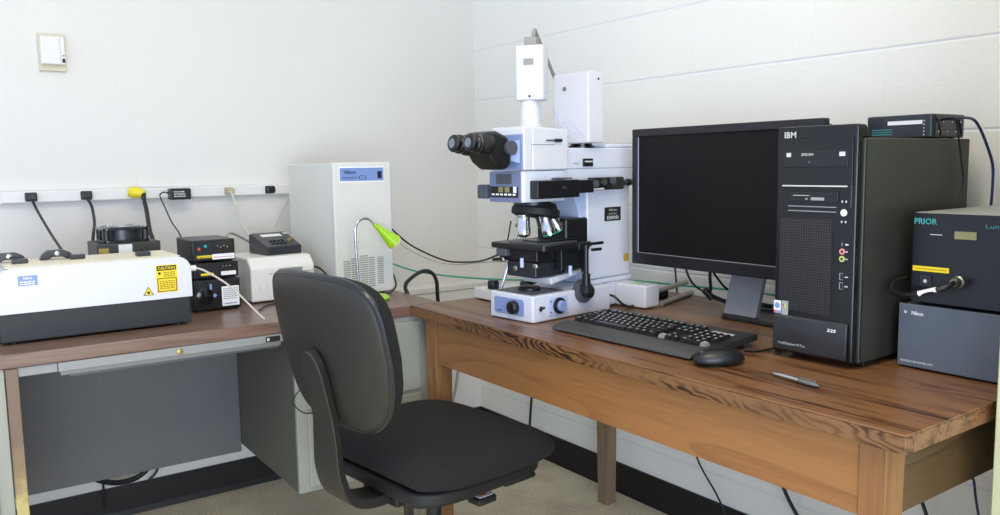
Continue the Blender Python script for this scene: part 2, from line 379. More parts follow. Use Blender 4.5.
# yellow connector
t = thing('power_plug', 'bright yellow connector plugged into the wall raceway', 'plug', (-1.348, -.028, 1.071))
B().lathe([(.009, 0), (.0165, .003), (.0185, .018), (.0165, .032), (.0125, .046), (.009, .05)], (-.026, -.018, .008), (1, -.55, -.2)).done('plug_body', 'plugyellow', t, smooth=50)
B().cyl((.012, -.044, -.000), (.010, -.052, -.018), .0085, .0065).done('strain_relief', 'black_cable', t, smooth=40)
# power brick
t = thing('power_adapter', 'black power adapter brick hung on the wall raceway', 'adapter', (-1.219, -.028, 1.064))
B().box(-.033, .033, -.04, -.0001, -.016, .021).done('case', 'black', t, .004)
marks(t, -.022, -.0402, -.008, .036, .022, 3, 'lightink')
# blank plate outline
t = thing('blank_wall_plate', 'flat white blank plate on the left wall just above the raceway', 'wall plate', (-1.28, 0, 1.09))
B().box(-.056, .056, -.0025, -.0001, 0, .046).done('plate', 'wall_a', t, .001)
# thermostat
t = thing('wall_sensor', 'small cream wall sensor box high on the left wall', 'sensor', (-1.558, 0, 1.452))
B().box(-.038, .036, -.012, -.0001, 0, .112).done('back_plate', 'yellowed', t, .002)
B().box(-.034, .033, -.034, -.012, .018, .102).done('cover', 'wwhite', t, .004)
B().box(.0185, .0195, -.0346, -.033, .022, .098).done('cover_seam', 'grey_cable', t)
B().box(.023, .031, -.0348, -.033, .024, .036).done('indicator', 'ink', t)
B().box(.024, .030, -.0348, -.033, .043, .047).done('status_lamp', 'red', t)

# low white duct in the corner
t = thing('corner_duct', 'low white duct fixed to the left wall in the corner, behind the wooden table', 'duct', (-.23, 0, .50))
B().box(-.20, .2299, -.10, -.0001, 0, .165).done('duct_body', 'wwhite', t, .003)
B().box(-.235, -.2, -.085, -.0001, .01, .15).done('end_section', 'railgrey', t, .003)
B().box(-.2, .2299, -.1015, -.1, .142, .145).done('lid_seam', 'grey_cable', t)

# ------------------------------------------------------------------ wooden table
ZT = .746
tb = thing('wooden_table', 'long oak table with thick grained top along the right wall', 'table', (-.795, -2.286, 0))
L = 1.456; D = .745
B().box(.0, D, 0, L, ZT - .004, ZT).done('table_top', 'top_wood', tb, .0012)
B().prism([(.0, ZT - .031), (.022, ZT - .031), (.022, ZT - .0041), (.0, ZT - .0041)], 1, 0.0, L).done('front_edge_band', 'edge_wood', tb, .002)
B().box(.0225, D, 0, .022, ZT - .031, ZT - .0041).done('end_edge_band', 'top_wood', tb, .001)
B().box(.0225, D, L - .022, L, ZT - .031, ZT - .0041).done('end_edge_band', 'top_wood', tb, .001)
B().box(.026, .046, .0855, L - .0985, ZT - .157, ZT - .0315).done('front_apron', 'apron_wood', tb, .001)
B().box(D - .045, D - .025, .07, L - .1, ZT - .157, ZT - .0315).done('back_apron', 'apron_wood', tb, .001)
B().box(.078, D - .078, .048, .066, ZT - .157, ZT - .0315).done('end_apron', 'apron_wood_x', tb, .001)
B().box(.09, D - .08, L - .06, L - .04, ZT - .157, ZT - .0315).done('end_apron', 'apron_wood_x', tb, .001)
for (x, y, m) in ((.022, .040, 'leg_wood'), (.022, L - .098, 'leg_wood'), (D - .077, L - .1, 'leg_wood_dark'), (D - .077, .012, 'leg_wood_dark')):
    wy = .045 if x < .1 and y < .1 else .055
    b = B(); b.hexa([(x + .006, y + .004, 0), (x + .048, y + .004, 0), (x + .048, y + .048, 0), (x + .006, y + .048, 0)], [(x, y, ZT - .0315), (x + .055, y, ZT - .0315), (x + .055, y + wy, ZT - .0315), (x, y + wy, ZT - .0315)])
    b.done('leg', m, tb, .002)

# ------------------------------------------------------------------ steel desk
dk = thing('steel_desk', 'grey steel desk with brown laminate top against the left wall', 'desk', (-.795, -.8265, 0), math.radians(-1.0))
B().box(-1.42, .10, .0, .76, ZT - .032, ZT).done('desk_top', 'desk_top', dk, .003)
def pedestal(x0, x1):
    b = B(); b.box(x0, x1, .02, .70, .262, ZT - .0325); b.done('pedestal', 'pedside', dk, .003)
    zs = ((.275, .485), (.495, .70))
    p = B(); p.box(x0 + .001, x1 - .001, .008, .0199, .262, ZT - .0325); fr = p.done('pedestal_front', 'pedgrey', dk, .002)
    for z0, z1 in zs:
        d = B(); d.box(x0 + .03, x1 - .03, .0, .0079, z0, z1); dd = d.done('drawer', 'pedgrey', dk, .004)
        B().box((x0 + x1) / 2 - .05, (x0 + x1) / 2 + .05, -.014, -.0001, z1 - .045, z1 - .035).done('handle', 'dullsteel', dd, .003)
pedestal(-.35, .06); pedestal(-1.40, -1.0095)
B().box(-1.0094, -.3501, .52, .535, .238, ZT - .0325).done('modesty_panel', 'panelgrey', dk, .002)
dr = B(); dr.box(-.905, -.375, .002, .03, .692, ZT - .0325); dr.prism([(.03, .692), (.012, .692), (.016, .680), (.03, .680)], 0, -.9, -.38)
dr = dr.done('center_drawer', 'railgrey', dk, .002)
B().lathe([(.007, 0), (.007, .003), (.005, .004)], (-.64, .002, .702), (0, -1, 0)).done('lock', 'brass', dr, smooth=40)
B().box(-.425, -.387, .0002, .0019, .695, .709).done('name_plate', 'ink', dr)
B().box(-.422, -.416, -.0004, .0002, .698, .706).done('plate_mark', 'lightink', dr)
B().box(-1.0094, -.9055, .006, .03, .692, ZT - .0325).done('front_rail', 'railgrey', dk, .002)
B().box(-.88, -.38, .031, .5, .672, .680).done('drawer_bottom', 'panelgrey', dk)
for x, y in ((-1.38, .06), (-1.38, .64), (0.0, .06), (0.0, .64), (-1.06, .64)):
    B().hexa([(x + .005, y + .005, 0), (x + .025, y + .005, 0), (x + .025, y + .025, 0), (x + .005, y + .025, 0)], [(x, y, .261), (x + .03, y, .261), (x + .03, y + .03, .261), (x, y + .03, .261)]).done('leg', 'dullsteel', dk, .002)
B().box(-1.009, -.984, .0, .0055, 0, .7129 - .0005).done('support_post', 'post', dk, .002, label='bare wooden post, brown above and pale yellow below')
bpy.context.view_layer.update()

# ------------------------------------------------------------------ laser box
lz = thing('laser_unit', 'long white laser launch box with black lower half on the steel desk', 'laser box', (-1.802, -.70, ZT))
prof = [(0, .0), (.435, .0)]
b = B(); b.prism(rrect(.002, .43, .006, .075, .004), 1, .004, .205); b.done('base', 'ltblack', lz, .002)
b = B(); b.prism([(.0, .0725), (.436, .0725), (.436, .14), (.4335, .156), (.428, .166), (.418, .174), (.405, .1785), (.03, .1785), (.018, .174), (.008, .166), (.0025, .156), (0, .14)], 1, .0, .2); b.done('cover', 'white', lz, .0015)
b = B(); b.box(.022, .412, .006, .196, .1787, .1805); b.done('lid', 'cream', lz, .0006)
for x in (.03, .40):
    for y in (.02, .17): B().cyl((x, y, 0), (x, y, .0058), .009).done('foot', 'rubber', lz)
for x, y in ((.045, .09), (.172, .10), (.318, .055)):
    B().box(x, x + .034, y, y + .025, .1806, .192).done('latch', 'blade', lz, .002)
for x in (.003, .108):
    h = B(); h.prism([(x, .1806), (x + .018, .1806), (x + .03, .187), (x + .05, .187), (x + .062, .1806), (x + .082, .1806), (x + .07, .196), (x + .055, .204), (x + .02, .204), (x + .006, .194)], 1, .135, .16)
    h = h.done('carry_handle', 'blade', lz, .002)
    B().lathe([(.006, 0), (.006, .002), (.003, .003)], (x + .04, .135, .1955), (0, -1, 0), 16).done('screw', 'chrome', h, smooth=40)
b = B(); b.box(.046, .086, -.0008, 0, .137, .160); lb = b.done('label_plate', 'label_blue', lz)
text('Nikon', (.057, -.0009, .1515), .018, .006, NY, 'whiteink', lb, bold=.02); marks(lb, .050, -.0009, .1385, .032, .010, 2, 'whiteink')
b = B(); b.box(.349, .400, -.0008, 0, .090, .160); cl = b.done('caution_label', 'yellow', lz)
B().box(.351, .398, -.0013, -.0008, .146, .158).done('caution_band', 'ink', cl); text('CAUTION', (.354, -.0014, .1485), .041, .007, NY, 'yellow', cl, bold=.02)
B().box(.351, .398, -.0011, -.0008, .092, .1265).done('label_frame', 'ink', cl); B().box(.353, .396, -.0014, -.0011, .094, .1245).done('label_field', 'yellow', cl)
marks(cl, .356, -.0017, .098, .037, .023, 5, 'orange_print'); marks(cl, .367, -.0011, .129, .027, .014, 3, 'orange_print')
B().cyl((.357, -.0012, .139), (.357, -.0008, .139), .0035, seg=12).done('laser_symbol', 'ink', cl)
b = B(); b.prism([(.316, .086), (.341, .086), (.3285, .108)], 1, -.0008, 0); wt = b.done('warning_triangle', 'ink', lz)
B().prism([(.3185, .0875), (.3385, .0875), (.3285, .105)], 1, -.0013, -.0008).done('triangle_field', 'yellow', wt)
B().cyl((.3285, -.0018, .093), (.3285, -.0013, .093), .0035, seg=10).done('burst_symbol', 'ink', wt)
B().cyl((.4362, .03, .142), (.455, .03, .142), .0075).done('fibre_port', 'wwhite', lz, smooth=40)

# black box with a fan lying on top, behind
t = thing('controller_box', 'black instrument box behind the white laser box, under the fan', 'box', (-1.47, -.42, ZT))
B().box(-.074, .09, -.03, .12, .006, .203).done('case', 'pcside', t, .003)
B().box(-.02, .015, -.031, -.03, .155, .198).done('paper_label', 'sticker', t)
B().box(-.070, -.045, -.031, -.03, .165, .19).done('orange_label', 'brass', t)
for x in (-.06, .075):
    for y in (-.015, .1): B().cyl((x, y, 0), (x, y, .0059), .008, seg=12).done('foot', 'rubber', t)
t = thing('cooling_fan', 'square fan with wire finger guard lying on the black instrument box', 'fan', (-1.466, -.385, ZT + .203))
b = B()
for s in (0, 1):
    z0 = .0001 + s * .034; b.prism(rrect(-.06, .06, -.06, .06, .012), 2, z0, z0 + .006)
b.done('frame_plate', 'gloss', t, .001)
for sx in (-1, 1):
    for sy in (-1, 1): B().cyl((sx * .05, sy * .05, .0062), (sx * .05, sy * .05, .0339), .009, seg=16).done('corner_post', 'black', t, smooth=40)
B().cyl((0, 0, .0062), (0, 0, .0338), .052, .052, 32).done('shroud', 'blade', t, smooth=40)
B().cyl((0, 0, .0401), (0, 0, .0425), .02).done('hub', 'chrome', t, smooth=40)
for r in (.028, .038, .048):
    b = B(); b.tube([(r * math.cos(a * PI / 12), r * math.sin(a * PI / 12), .042) for a in range(25)], .0012, 6, smooth=False); b.done('guard_ring', 'chrome', t, smooth=True)
for a in range(4):
    ca, sa = math.cos(a * PI / 2 + PI / 4), math.sin(a * PI / 2 + PI / 4); B().tube([(ca * .018, sa * .018, .044), (ca * .05, sa * .05, .044), (ca * .066, sa * .066, .0405)], .0012, 6).done('guard_spoke', 'chrome', t, smooth=True)

# three black laser supplies stacked
def stackbox(z0, w, h, label, x0=-1.32):
    t = thing('laser_supply', label, 'power supply', (x0, -.54, ZT + z0), 0, 'stack of three black power supplies')
    B().box(0, w, 0, .16, .004, h).done('case', 'black', t, .003)
    B().box(.004, w - .004, -.003, -.0001, .008, h - .004).done('front_panel', 'gloss', t, .001)
    for x in (.012, w - .012):
        for y in (.012, .148): B().cyl((x, y, 0), (x, y, .0039), .006, seg=12).done('foot', 'rubber', t)
    return t
t = stackbox(0, .13, .090, 'lowest and tallest of the three stacked black power supplies, with a white paper label')
B().box(.075, .124, -.0045, -.003, .012, .068).done('paper_label', 'sticker', t); marks(t, .079, -.0047, .030, .041, .034, 6, 'steelgrey'); marks(t, .082, -.0047, .016, .034, .006, 1, 'slate_blue')
B().cyl((.055, -.006, .045), (.055, -.003, .045), .005).done('knob', 'label_blue', t, smooth=40); B().box(.042, .048, -.0045, -.003, .062, .078).done('switch', 'label_blue', t)
B().lathe([(.024, 0), (.024, .001), (.022, .002)], (.028, -.003, .045), (0, -1, 0)).done('fan_opening', 'gloss', t, smooth=40)
t = stackbox(.0905, .127, .048, 'middle black power supply in the stack of three')
B().box(.02, .055, -.0045, -.003, .013, .019).done('yellow_strip', 'yellow', t); B().box(.076, .118, -.0045, -.003, .010, .021).done('paper_strip', 'sticker', t)
for q in range(3): B().cyl((.082 + q * .01, -.0045, .036), (.082 + q * .01, -.003, .036), .0012, seg=8).done('indicator', 'lightink', t)
t = stackbox(.139, .12, .064, 'top black power supply of the stack, with red and teal buttons')
B().cyl((.018, -.007, .040), (.018, -.003, .040), .004).done('button', 'red', t, smooth=40); B().cyl((.036, -.007, .047), (.036, -.003, .047), .004).done('button', 'tealbtn', t, smooth=40)
B().box(.012, .054, -.0045, -.003, .014, .021).done('yellow_strip', 'yellow', t); b = B().box(.054, .116, -.0045, -.003, .008, .023).done('paper_strip', 'sticker', t)
marks(t, .058, -.0047, .012, .053, .005, 1, 'pink'); marks(t, .014, -.0047, .0155, .037, .003, 1, 'ink')
for q in range(4): B().cyl((.07 + q * .009, -.0045, .046 - .004 * (q % 2)), (.07 + q * .009, -.003, .046 - .004 * (q % 2)), .0013, seg=8).done('indicator', 'lightink', t)

# white squarish detector unit
t = thing('detector_unit', 'white instrument box with a chamfered lid between the black stack and the grey cabinet', 'instrument', (-1.145, -.5, ZT))
b = B(); b.prism([(0, .004), (.22, .004), (.22, .134), (.03, .134), (.0, .105)], 0, 0, .2); b.done('housing', 'wwhite', t, .006, seg=3)
b = B(); b.box(.055, .196, -.0015, .0, .085, .087); b.done('seam', 'grey_cable', t)
b = B(); b.box(.085, .16, -.002, .001, .085, .100); b.done('recess', 'railgrey', t, .002)
for q in range(4): B().box(.025 + q * .02, .029 + q * .02, -.0008, .0, .035, .062).done('vent_slot', 'cabfront', t, .0003)
for x in (.02, .18):
    for y in (.02, .2): B().cyl((x, y, 0), (x, y, .0041), .008, seg=12).done('foot', 'rubber', t)
# small keypad controller on it
t = thing('keypad_controller', 'dark sloped keypad controller resting on the white instrument box', 'controller', (-1.072, -.440, ZT + .134), math.radians(6))
b = B(); b.prism([(0, .0), (.125, .0), (.125, .058), (.11, .063), (0, .026)], 0, 0, .118); b.done('case', 'blade', t, .004, seg=3)
sl = math.atan2(.037, .11); Rt = Matrix.Rotation(sl, 3, 'X'); kp = thing  # slope of the panel
def on_slope(x0, x1, y0, y1, h, name, m):
    o = B().box(x0, x1, y0, y1, 0, h).done(name, m, t, .0006, loc=(0, 0, .0264), rot=(sl, 0, 0)); return o
on_slope(.022, .09, .078, .098, .001, 'display', 'wwhite')
for i in range(4):
    for j in range(2): on_slope(.03 + i * .013, .038 + i * .013, .02 + j * .02, .028 + j * .02, .003, 'button', 'black')
for i in range(3): on_slope(.088 + i * .01, .095 + i * .01, .03 + i * .008, .046 + i * .008, .003, 'button', 'brass')
on_slope(.10, .115, .09, .1, .003, 'button', 'lightink')

# tall grey cabinet on the desk
t = thing('laser_cabinet', 'tall pale grey tower cabinet with louvres standing on the steel desk', 'cabinet', (-.905, -.55, ZT))
B().box(.004, .192, .0, .35, .006, .412).done('case', 'cabgrey', t, .003)
B().box(0, .196, -.022, -.0005, .006, .414).done('front_door', 'cabfront', t, .005, seg=3)
for x in (.02, .17):
    for y in (.02, .32): B().cyl((x, y, 0), (x, y, .0059), .01, seg=14).done('foot', 'rubber', t)
B().box(.020, .171, -.0228, -.022, .353, .400).done('label_border', 'whiteink', t)
p = B().box(.022, .169, -.0236, -.0228, .357, .397).done('label_plate', 'label_blue', t)
text('Nikon', (.035, -.0238, .379), .040, .011, NY, 'ink', p, bold=.02); text('CONFOCAL MICROSCOPE', (.028, -.0238, .364), .050, .006, NY, 'ink', p); text('C1', (.084, -.0238, .361), .024, .013, NY, 'ink', p)
B().box(.148, .162, -.026, -.0236, .364, .386).done('switch', 'ink', p, .001)
for k, (x, z0, z1) in enumerate(((.024, .03, .115), (.05, .023, .122), (.079, .018, .128), (.108, .026, .122), (.138, .032, .118))):
    B().box(x, x + .022 + (.005 if k in (1, 2) else 0), -.0228, -.022, z0, z1).done('louvre', 'vent', t)

# ------------------------------------------------------------------ desk lamp
t = thing('desk_lamp', 'small lime green gooseneck lamp with a silver neck on the steel desk', 'lamp', (-.858, -.655, ZT))
B().lathe([(.062, 0), (.066, .003), (.066, .008), (.060, .013), (.03, .017), (.008, .019)], (.014, 0, 0), seg=40).done('base', 'green', t, smooth=50)
B().tube([(-.012, .0, .018), (-.017, 0, .10), (-.020, 0, .2), (-.014, 0, .232), (.006, 0, .246), (.026, .0, .243), (.044, -.003, .226)], .0042, 12, n=10).done('gooseneck', 'chrome', t, smooth=True)
d = Vector((.078, -.005, -.072)).normalized(); o0 = Vector((.042, -.003, .228))
b = B(); b.lathe([(.0065, 0), (.009, .02), (.0145, .048), (.0215, .074), (.0245, .086)], o0, d, 32); sh = b.done('lamp_shade', 'green', t, smooth=50)
B().cyl(o0 + d * .0862, o0 + d * .0925, .0225).done('lens', 'lens', sh, smooth=40)

# ------------------------------------------------------------------ microscope
TH = .105
sc = thing('microscope', 'large white upright research microscope with black stage on the wooden table', 'microscope', (-.695, -1.276, ZT), TH)
# coordinates: x = away from the user, y = left of the user's right side (far side), z up
b = B(); b.prism(rrect(-.003, .293, -.003, .161, .007), 2, .0012, .0695); b.done('base', 'scope', sc, .004, seg=3)
B().box(.2931, .415, .028, .150, .004, .0694).done('base_rear', 'scope', sc, .004, seg=3)
for x in (.03, .26, .39):
    for y in (.045, .13): B().cyl((x, y, 0), (x, y, .0011 if x < .3 else .0039), .012, seg=16).done('foot', 'rubber', sc)
b = B(); b.prism([(.16, .0696), (.417, .0696), (.417, .082), (.21, .082), (.18, .077)], 1, .026, .150); b.done('base_riser', 'scope', sc, .003, seg=3)
# base front panel with dial
p = B().prism(rrect(.028, .140, .016, .058, .006), 0, -.006, -.003); p = p.done('front_panel', 'blue', sc, .001)
B().lathe([(.018, 0), (.017, .012), (.014, .015)], (-.006, .062, .036), (-1, 0, 0)).done('dial', 'black', p, smooth=40)
B().box(-.024, -.0205, .0605, .0635, .024, .048).done('dial_grip', 'rubber', p, .0005)
text('LAMP', (-.0063, .130, .020), .02, .005, NX, 'ink', p)
# base right side: knob plate and toggle
p = B().prism(rrect(.052, .122, .012, .060, .006), 1, -.005, -.003).done('side_panel', 'ltblue', sc, .001)
B().lathe([(.021, 0), (.021, .006), (.0175, .008)], (.088, -.005, .037), (0, -1, 0)).done('knob_ring', 'black', p, smooth=40)
B().lathe([(.0145, 0), (.0145, .014), (.0125, .016)], (.088, -.0055, .037), (0, -1, 0)).done('knob', 'blue', p, smooth=40)
for z in (.050, .022): B().cyl((.060, -.0056, z), (.060, -.005, z), .002, seg=10).done('mark', 'ink', p)
tg = B().cyl((.022, -.007, .036), (.022, -.003, .036), .0065, seg=16).done('switch_bezel', 'chrome', sc, smooth=40)
B().cyl((.022, -.007, .036), (.025, -.017, .040), .0028, seg=10).done('switch', 'black', tg, smooth=40)
# field lens on top of base
B().box(.008, .125, .012, .150, .0696, .0718).done('top_plate', 'charcoal', sc, .001)
B().lathe([(.030, 0), (.030, .007), (.026, .010), (.02, .011)], (.062, .078, .0719)).done('field_lens', 'black', sc, smooth=40)
B().lathe([(.020, 0), (.020, .003), (.017, .012), (.004, .013)], (.118, .145, .0719)).done('filter_knob', 'black', sc, smooth=40)
b = B(); b.prism([(.085, .088), (.20, .108), (.20, .120), (.08, .106)], 1, .018, .125); b.done('condenser_tray', 'white', sc, .004, seg=3)
# column
b = B(); b.prism([(.235, .0825), (.415, .0825), (.415, .345), (.235, .345)], 1, .030, .145); b.done('column', 'scope', sc, .007, seg=3)
b = B(); b.prism([(.212, .12), (.19, .0825), (.2345, .0825), (.2345, .345), (.165, .345), (.165, .33), (.19, .31), (.208, .27)], 1, .034, .141); b.done('column_front', 'ltblue', sc, .004, seg=3)
p = B().box(.305, .372, .0285, .0299, .240, .278).done('name_plate', 'ink', sc)
text('Nikon', (.322, .0283, .267), .032, .007, NY, 'lightink', p); text('ECLIPSE', (.322, .0283, .2575), .032, .004, NY, 'lightink', p); text('E800', (.314, .0283, .244), .048, .010, NY, 'lightink', p, bold=.02)
B().box(.386, .408, .029, .0299, .122, .143).done('sticker', 'gold', sc)
# arm (with thick illuminator going back)
b = B(); b.box(.155, .56, .035, .145, .3455, .4405); b.done('arm', 'scope', sc, .004, seg=3)
b = B(); b.box(.155, .56, .0346, .035, .385, .3865); b.done('arm_seam', 'slate_blue', sc)
b = B(); b.box(.325, .52, .04, .14, .4406, .452); b.done('arm_cover', 'scope', sc, .005, seg=3)
p = B().box(.222, .262, .031, .0349, .391, .412).done('aperture_slider', 'black', sc, .002)
B().box(.228, .256, .028, .031, .402, .406).done('slider_scale', 'lightink', p)
text('FIELD', (.19, .0348, .397), .022, .004, NY, 'ink', sc)
# nose block
b = B(); b.prism(rrect(0, .155, .030, .160, .010), 2, .303, .3825); b.done('nose_block', 'scope', sc, .003)
p = B().box(-.0035, -.0001, .036, .154, .304, .381).done('nose_panel', 'slate_blue', sc, .002)
B().box(-.005, -.0035, .068, .127, .350, .375).done('panel_window', 'charcoal', p, .0005)
B().box(-.005, -.0035, .044, .150, .316, .344).done('control_strip', 'ink', p, .0005)
for q in range(6): B().box(-.007, -.005, .052 + q * .016, .062 + q * .016, .321, .326).done('button', 'whiteink', p, .0005)
for q in range(2): B().box(-.0065, -.005, .075 + q * .024, .092 + q * .024, .329, .343).done('display', 'lcd', p, .0003)
B().box(-.0065, -.005, .049, .060, .328, .344).done('tag', 'whiteink', p, .0003)
B().box(-.01, .06, .1602, .198, .312, .348).done('filter_slider', 'charcoal', sc, .004)
# head
b = B(); b.prism([(.03, .3835), (.16, .3835), (.16, .478), (.155, .488), (.03, .494)], 1, .026, .152); b.prism([(0.0, .3835), (.0301, .3835), (.0301, .494), (.004, .494), (0, .485)], 1, .026, .152); b.done('head', 'white', sc, .005, seg=3)
p = B().box(-.004, -.0001, .028, .150, .386, .474).done('head_panel', 'blue', sc, .003)
b = B(); b.hexa([(-.004, .034, .40), (-.004, .125, .40), (-.004, .125, .462), (-.004, .034, .462)][::-1], [(-.022, .05, .408), (-.022, .115, .408), (-.022, .115, .452), (-.022, .05, .452)][::-1]); b.done('eyepiece_mount', 'blue', p, .002)
B().box(.026, .11, .0254, .026, .4475, .4485).done('head_seam', 'ink', sc)
b = B(); b.cyl((.085, .025, .460), (.085, .0245, .460), .002); b.cyl((.078, .0245, .459), (.11, .0235, .459), .0022, seg=10); b.done('prism_rod', 'dullsteel', sc, smooth=40)
B().cyl((.108, .0235, .459), (.130, .0225, .459), .0045, seg=14).done('rod_knob', 'black', sc, smooth=40)
# binocular
b = B(); b.prism([(-.022, .398), (-.022, .452), (-.035, .470), (-.07, .482), (-.105, .478), (-.108, .440), (-.085, .405), (-.06, .388), (-.04, .386)], 1, .045, .130)
bn = b.done('binocular_body', 'black', sc, .012, seg=3)
B().cyl((-.03, .035, .44), (-.03, .045, .44), .018).done('interpupillary_knob', 'charcoal', bn, smooth=40)
for y in (.058, .120):
    d = Vector((-1, 0, .10 if y < .1 else .10)).normalized(); o0 = Vector((-.088, y, .447))
    e = B(); e.lathe([(.026, 0), (.026, .022), (.023, .026), (.0235, .045), (.021, .048), (.0215, .060), (.019, .063), (.0165, .064)], o0, d, 32); e = e.done('eyepiece', 'black', bn, smooth=40)
    B().cyl(o0 + d * .0641, o0 + d * .0650, .0115).done('eye_lens', 'eyeglass', e, smooth=40)
    B().lathe([(.0236, 0), (.0236, .003)], o0 + d * .036, d, 28).done('scale_ring', 'dullsteel', e, smooth=40)
# camera port + camera
B().lathe([(.030, 0), (.027, .006), (.026, .012), (.025, .062), (.024, .067)], (.080, .085, .494)).done('camera_tube', 'white', sc, smooth=40)
cm = B(); cm.prism(rrect(-.031, .031, -.037, .037, .008), 2, 0, .138); cm = cm.done('camera_head', 'white', sc, .004, seg=3, loc=(.086, .083, .5615), rot=(0, 0, math.radians(32)))
B().box(-.032, -.0308, -.012, .014, .088, .104).done('camera_badge', 'grey_cable', cm); B().box(-.0005, .02, .0372, .041, .05, .09).done('side_switch', 'grey_cable', cm, .001)
B().cyl((-.033, -.001, .010), (-.031, -.001, .010), .003, seg=12).done('screw', 'ink', cm)
B().box(-.016, .016, -.016, .016, .1381, .160).done('connector', 'grey_cable', cm, .002)
B().tube([(.092, .083, .7205), (.096, .084, .738), (.108, .092, .742), (.130, .105, .728), (.185, .130, .685), (.245, .160, .640), (.29, .172, .59)], .0050, 10).done('camera_cable', 'grey_cable', sc, smooth=True)
# lamp housing behind
B().lathe([(.036, 0), (.036, .006), (.030, .008), (.030, .012)], (.27, .082, .4408)).done('housing_mount', 'gloss', sc, smooth=40)
lh = B(); lh.prism([(.228, .453), (.290, .453), (.290, .634), (.283, .640), (.243, .646), (.228, .640)], 1, .018, .148); lh = lh.done('lamp_housing', 'white', sc, .005, seg=3)
b = B()
for q in range(7):
    y_ = .143 - q * .013; b.hexa([(.2262, y_ - .034, .485 - q * .002), (.2262, y_ - .037, .485 - q * .002), (.2281, y_ - .037, .485 - q * .002), (.2281, y_ - .034, .485 - q * .002)], [(.2262, y_, .552 - q * .008), (.2262, y_ - .003, .552 - q * .008), (.2281, y_ - .003, .552 - q * .008), (.2281, y_, .552 - q * .008)])
b.done('vent_ribs', 'scope', lh)
B().cyl((.226, .104, .60), (.2279, .104, .60), .006, seg=16).done('adjuster', 'dullsteel', lh, smooth=40)
B().cyl((.268, .0165, .622), (.268, .0179, .622), .003, seg=12).done('screw', 'ink', lh)
B().tube([(.185, .08, .441), (.195, .085, .455), (.21, .09, .466), (.228, .095, .472)], .0022, 8).done('lamp_cable', 'black_cable', sc, smooth=True)
# black illuminator slider on the right
b = B(); b.box(.022, .175, .0, .0298, .312, .358); b.box(.1751, .235, .004, .0298, .322, .356); b.box(.2352, .36, .006, .0298, .327, .361); b = b.done('filter_turret', 'black', sc, .003)
B().box(.10, .150, .002, .0298, .3602, .3635).done('turret_cap', 'charcoal', b, .001)
B().cyl((.118, -.003, .338), (.118, 0, .338), .004, seg=14).done('screw', 'chrome', b, smooth=40)
for q in range(3): B().cyl((.24 + q * .035, .0, .345 + .003 * q), (.24 + q * .035, .006, .345 + .003 * q), .010 - .002 * (q % 2)).done('adjuster', 'dullsteel' if q == 1 else 'charcoal', b, smooth=40)
B().box(.235, .275, .0045, .006, .3285, .333).done('slider_mark', 'lightink', b)
b = B()
for q in range(4): b.cyl((.355 + q * .016, .018, .345), (.367 + q * .016, .018, .345), .010 - .002 * (q % 2), seg=16)
b.cyl((.35, .018, .345), (.42, .018, .345), .006); b.done('field_diaphragm', 'gloss', sc, smooth=40)
# nosepiece + objectives
nc = Vector((.100, .088, .284)); nd = Vector((.16, -.0, 1)).normalized()
b = B(); b.lathe([(.052, -.024), (.064, -.018), (.064, -.002), (.056, .004), (.052, .016)], nc, nd, 40); ns = b.done('nosepiece', 'rubber', sc, smooth=40)
B().cyl((.088, .09, .294), (.088, .09, .3029), .05).done('nosepiece_mount', 'black', sc, smooth=40)
objs = [((-.034, .012), (0, 0, -1), 'gold', .058), ((-.005, -.036), (.22, -.16, -1), 'teal', .062), ((.030, -.022), (.50, -.15, -.85), 'teal', .058), ((.034, .02), (.55, .18, -.8), 'gold', .04), ((-.008, .042), (.1, .35, -1), 'gold', .04)]
for (ox, oy), d, ringm, ln in objs:
    d = Vector(d).normalized(); o0 = nc + Vector((ox, oy, -.018))
    e = B(); e.lathe([(.016, -.006), (.0165, 0), (.0165, ln * .5), (.0178, ln * .55), (.0178, ln * .85), (.013, ln * .95), (.007, ln)], o0, d, 28); e = e.done('objective', 'chrome', sc, smooth=30)
    B().lathe([(.0181, 0), (.0181, .0022)], o0 + d * ln * .80, d, 28).done('colour_ring', ringm, e, smooth=40)
    B().lathe([(.0170, 0), (.0170, .004)], o0 + d * .001, d, 28).done('knurled_ring', 'dullsteel', e, smooth=40)
# focus block behind the stage
B().box(.150, .238, .0275, .139, .105, .256).done('focus_block', 'black', sc, .008, seg=3)
# stage
b = B(); b.prism(rrect(.018, .20, -.022, .182, .010), 2, .181, .196); st = b.done('stage', 'black', sc, .003)
b = B(); b.box(.03, .165, .0, .12, .1961, .1985); b.done('stage_plate', 'charcoal', st, .001); B().cyl((.085, .085, .1986), (.085, .085, .1995), .03).done('slide_insert', 'dullsteel', st, smooth=40)
b = B(); b.box(.06, .19, .02, .034, .1996, .2035); b.box(.06, .075, .034, .10, .1996, .2025); b.done('slide_holder', 'black', st, .001)
B().box(.035, .19, .02, .165, .150, .1809).done('stage_carriage', 'black', sc, .004)
B().box(.02, .05, .12, .160, .1605, .1808).done('stage_clamp', 'charcoal', sc, .003)
B().box(.10, .205, -.004, .019, .125, .1809).done('stage_guide', 'black', sc, .003)
b = B(); b.lathe([(.034, .0), (.036, .012), (.036, .03), (.030, .036)], (.088, .088, .112)); b.done('condenser', 'black', sc, smooth=40)
B().cyl((.0, .150, .152), (.05, .135, .152), .0042, seg=12).done('condenser_lever', 'black', sc, smooth=40)
for (x, y, z, m) in ((.03, .07, .135, 'ltblue'), (.13, -.006, .112, 'ltblue')): B().cyl((x, y, z), (x, y, z + .024), .005, seg=14).done('adjuster', m, sc, smooth=40)
for (x, y, z) in ((.045, .03, .140), (.05, .11, .128), (.035, .145, .15)): B().lathe([(.007, 0), (.007, .012), (.004, .014)], (x, y, z), (-1, -.4, 0), 16).done('thumb_screw', 'dullsteel', sc, smooth=40)
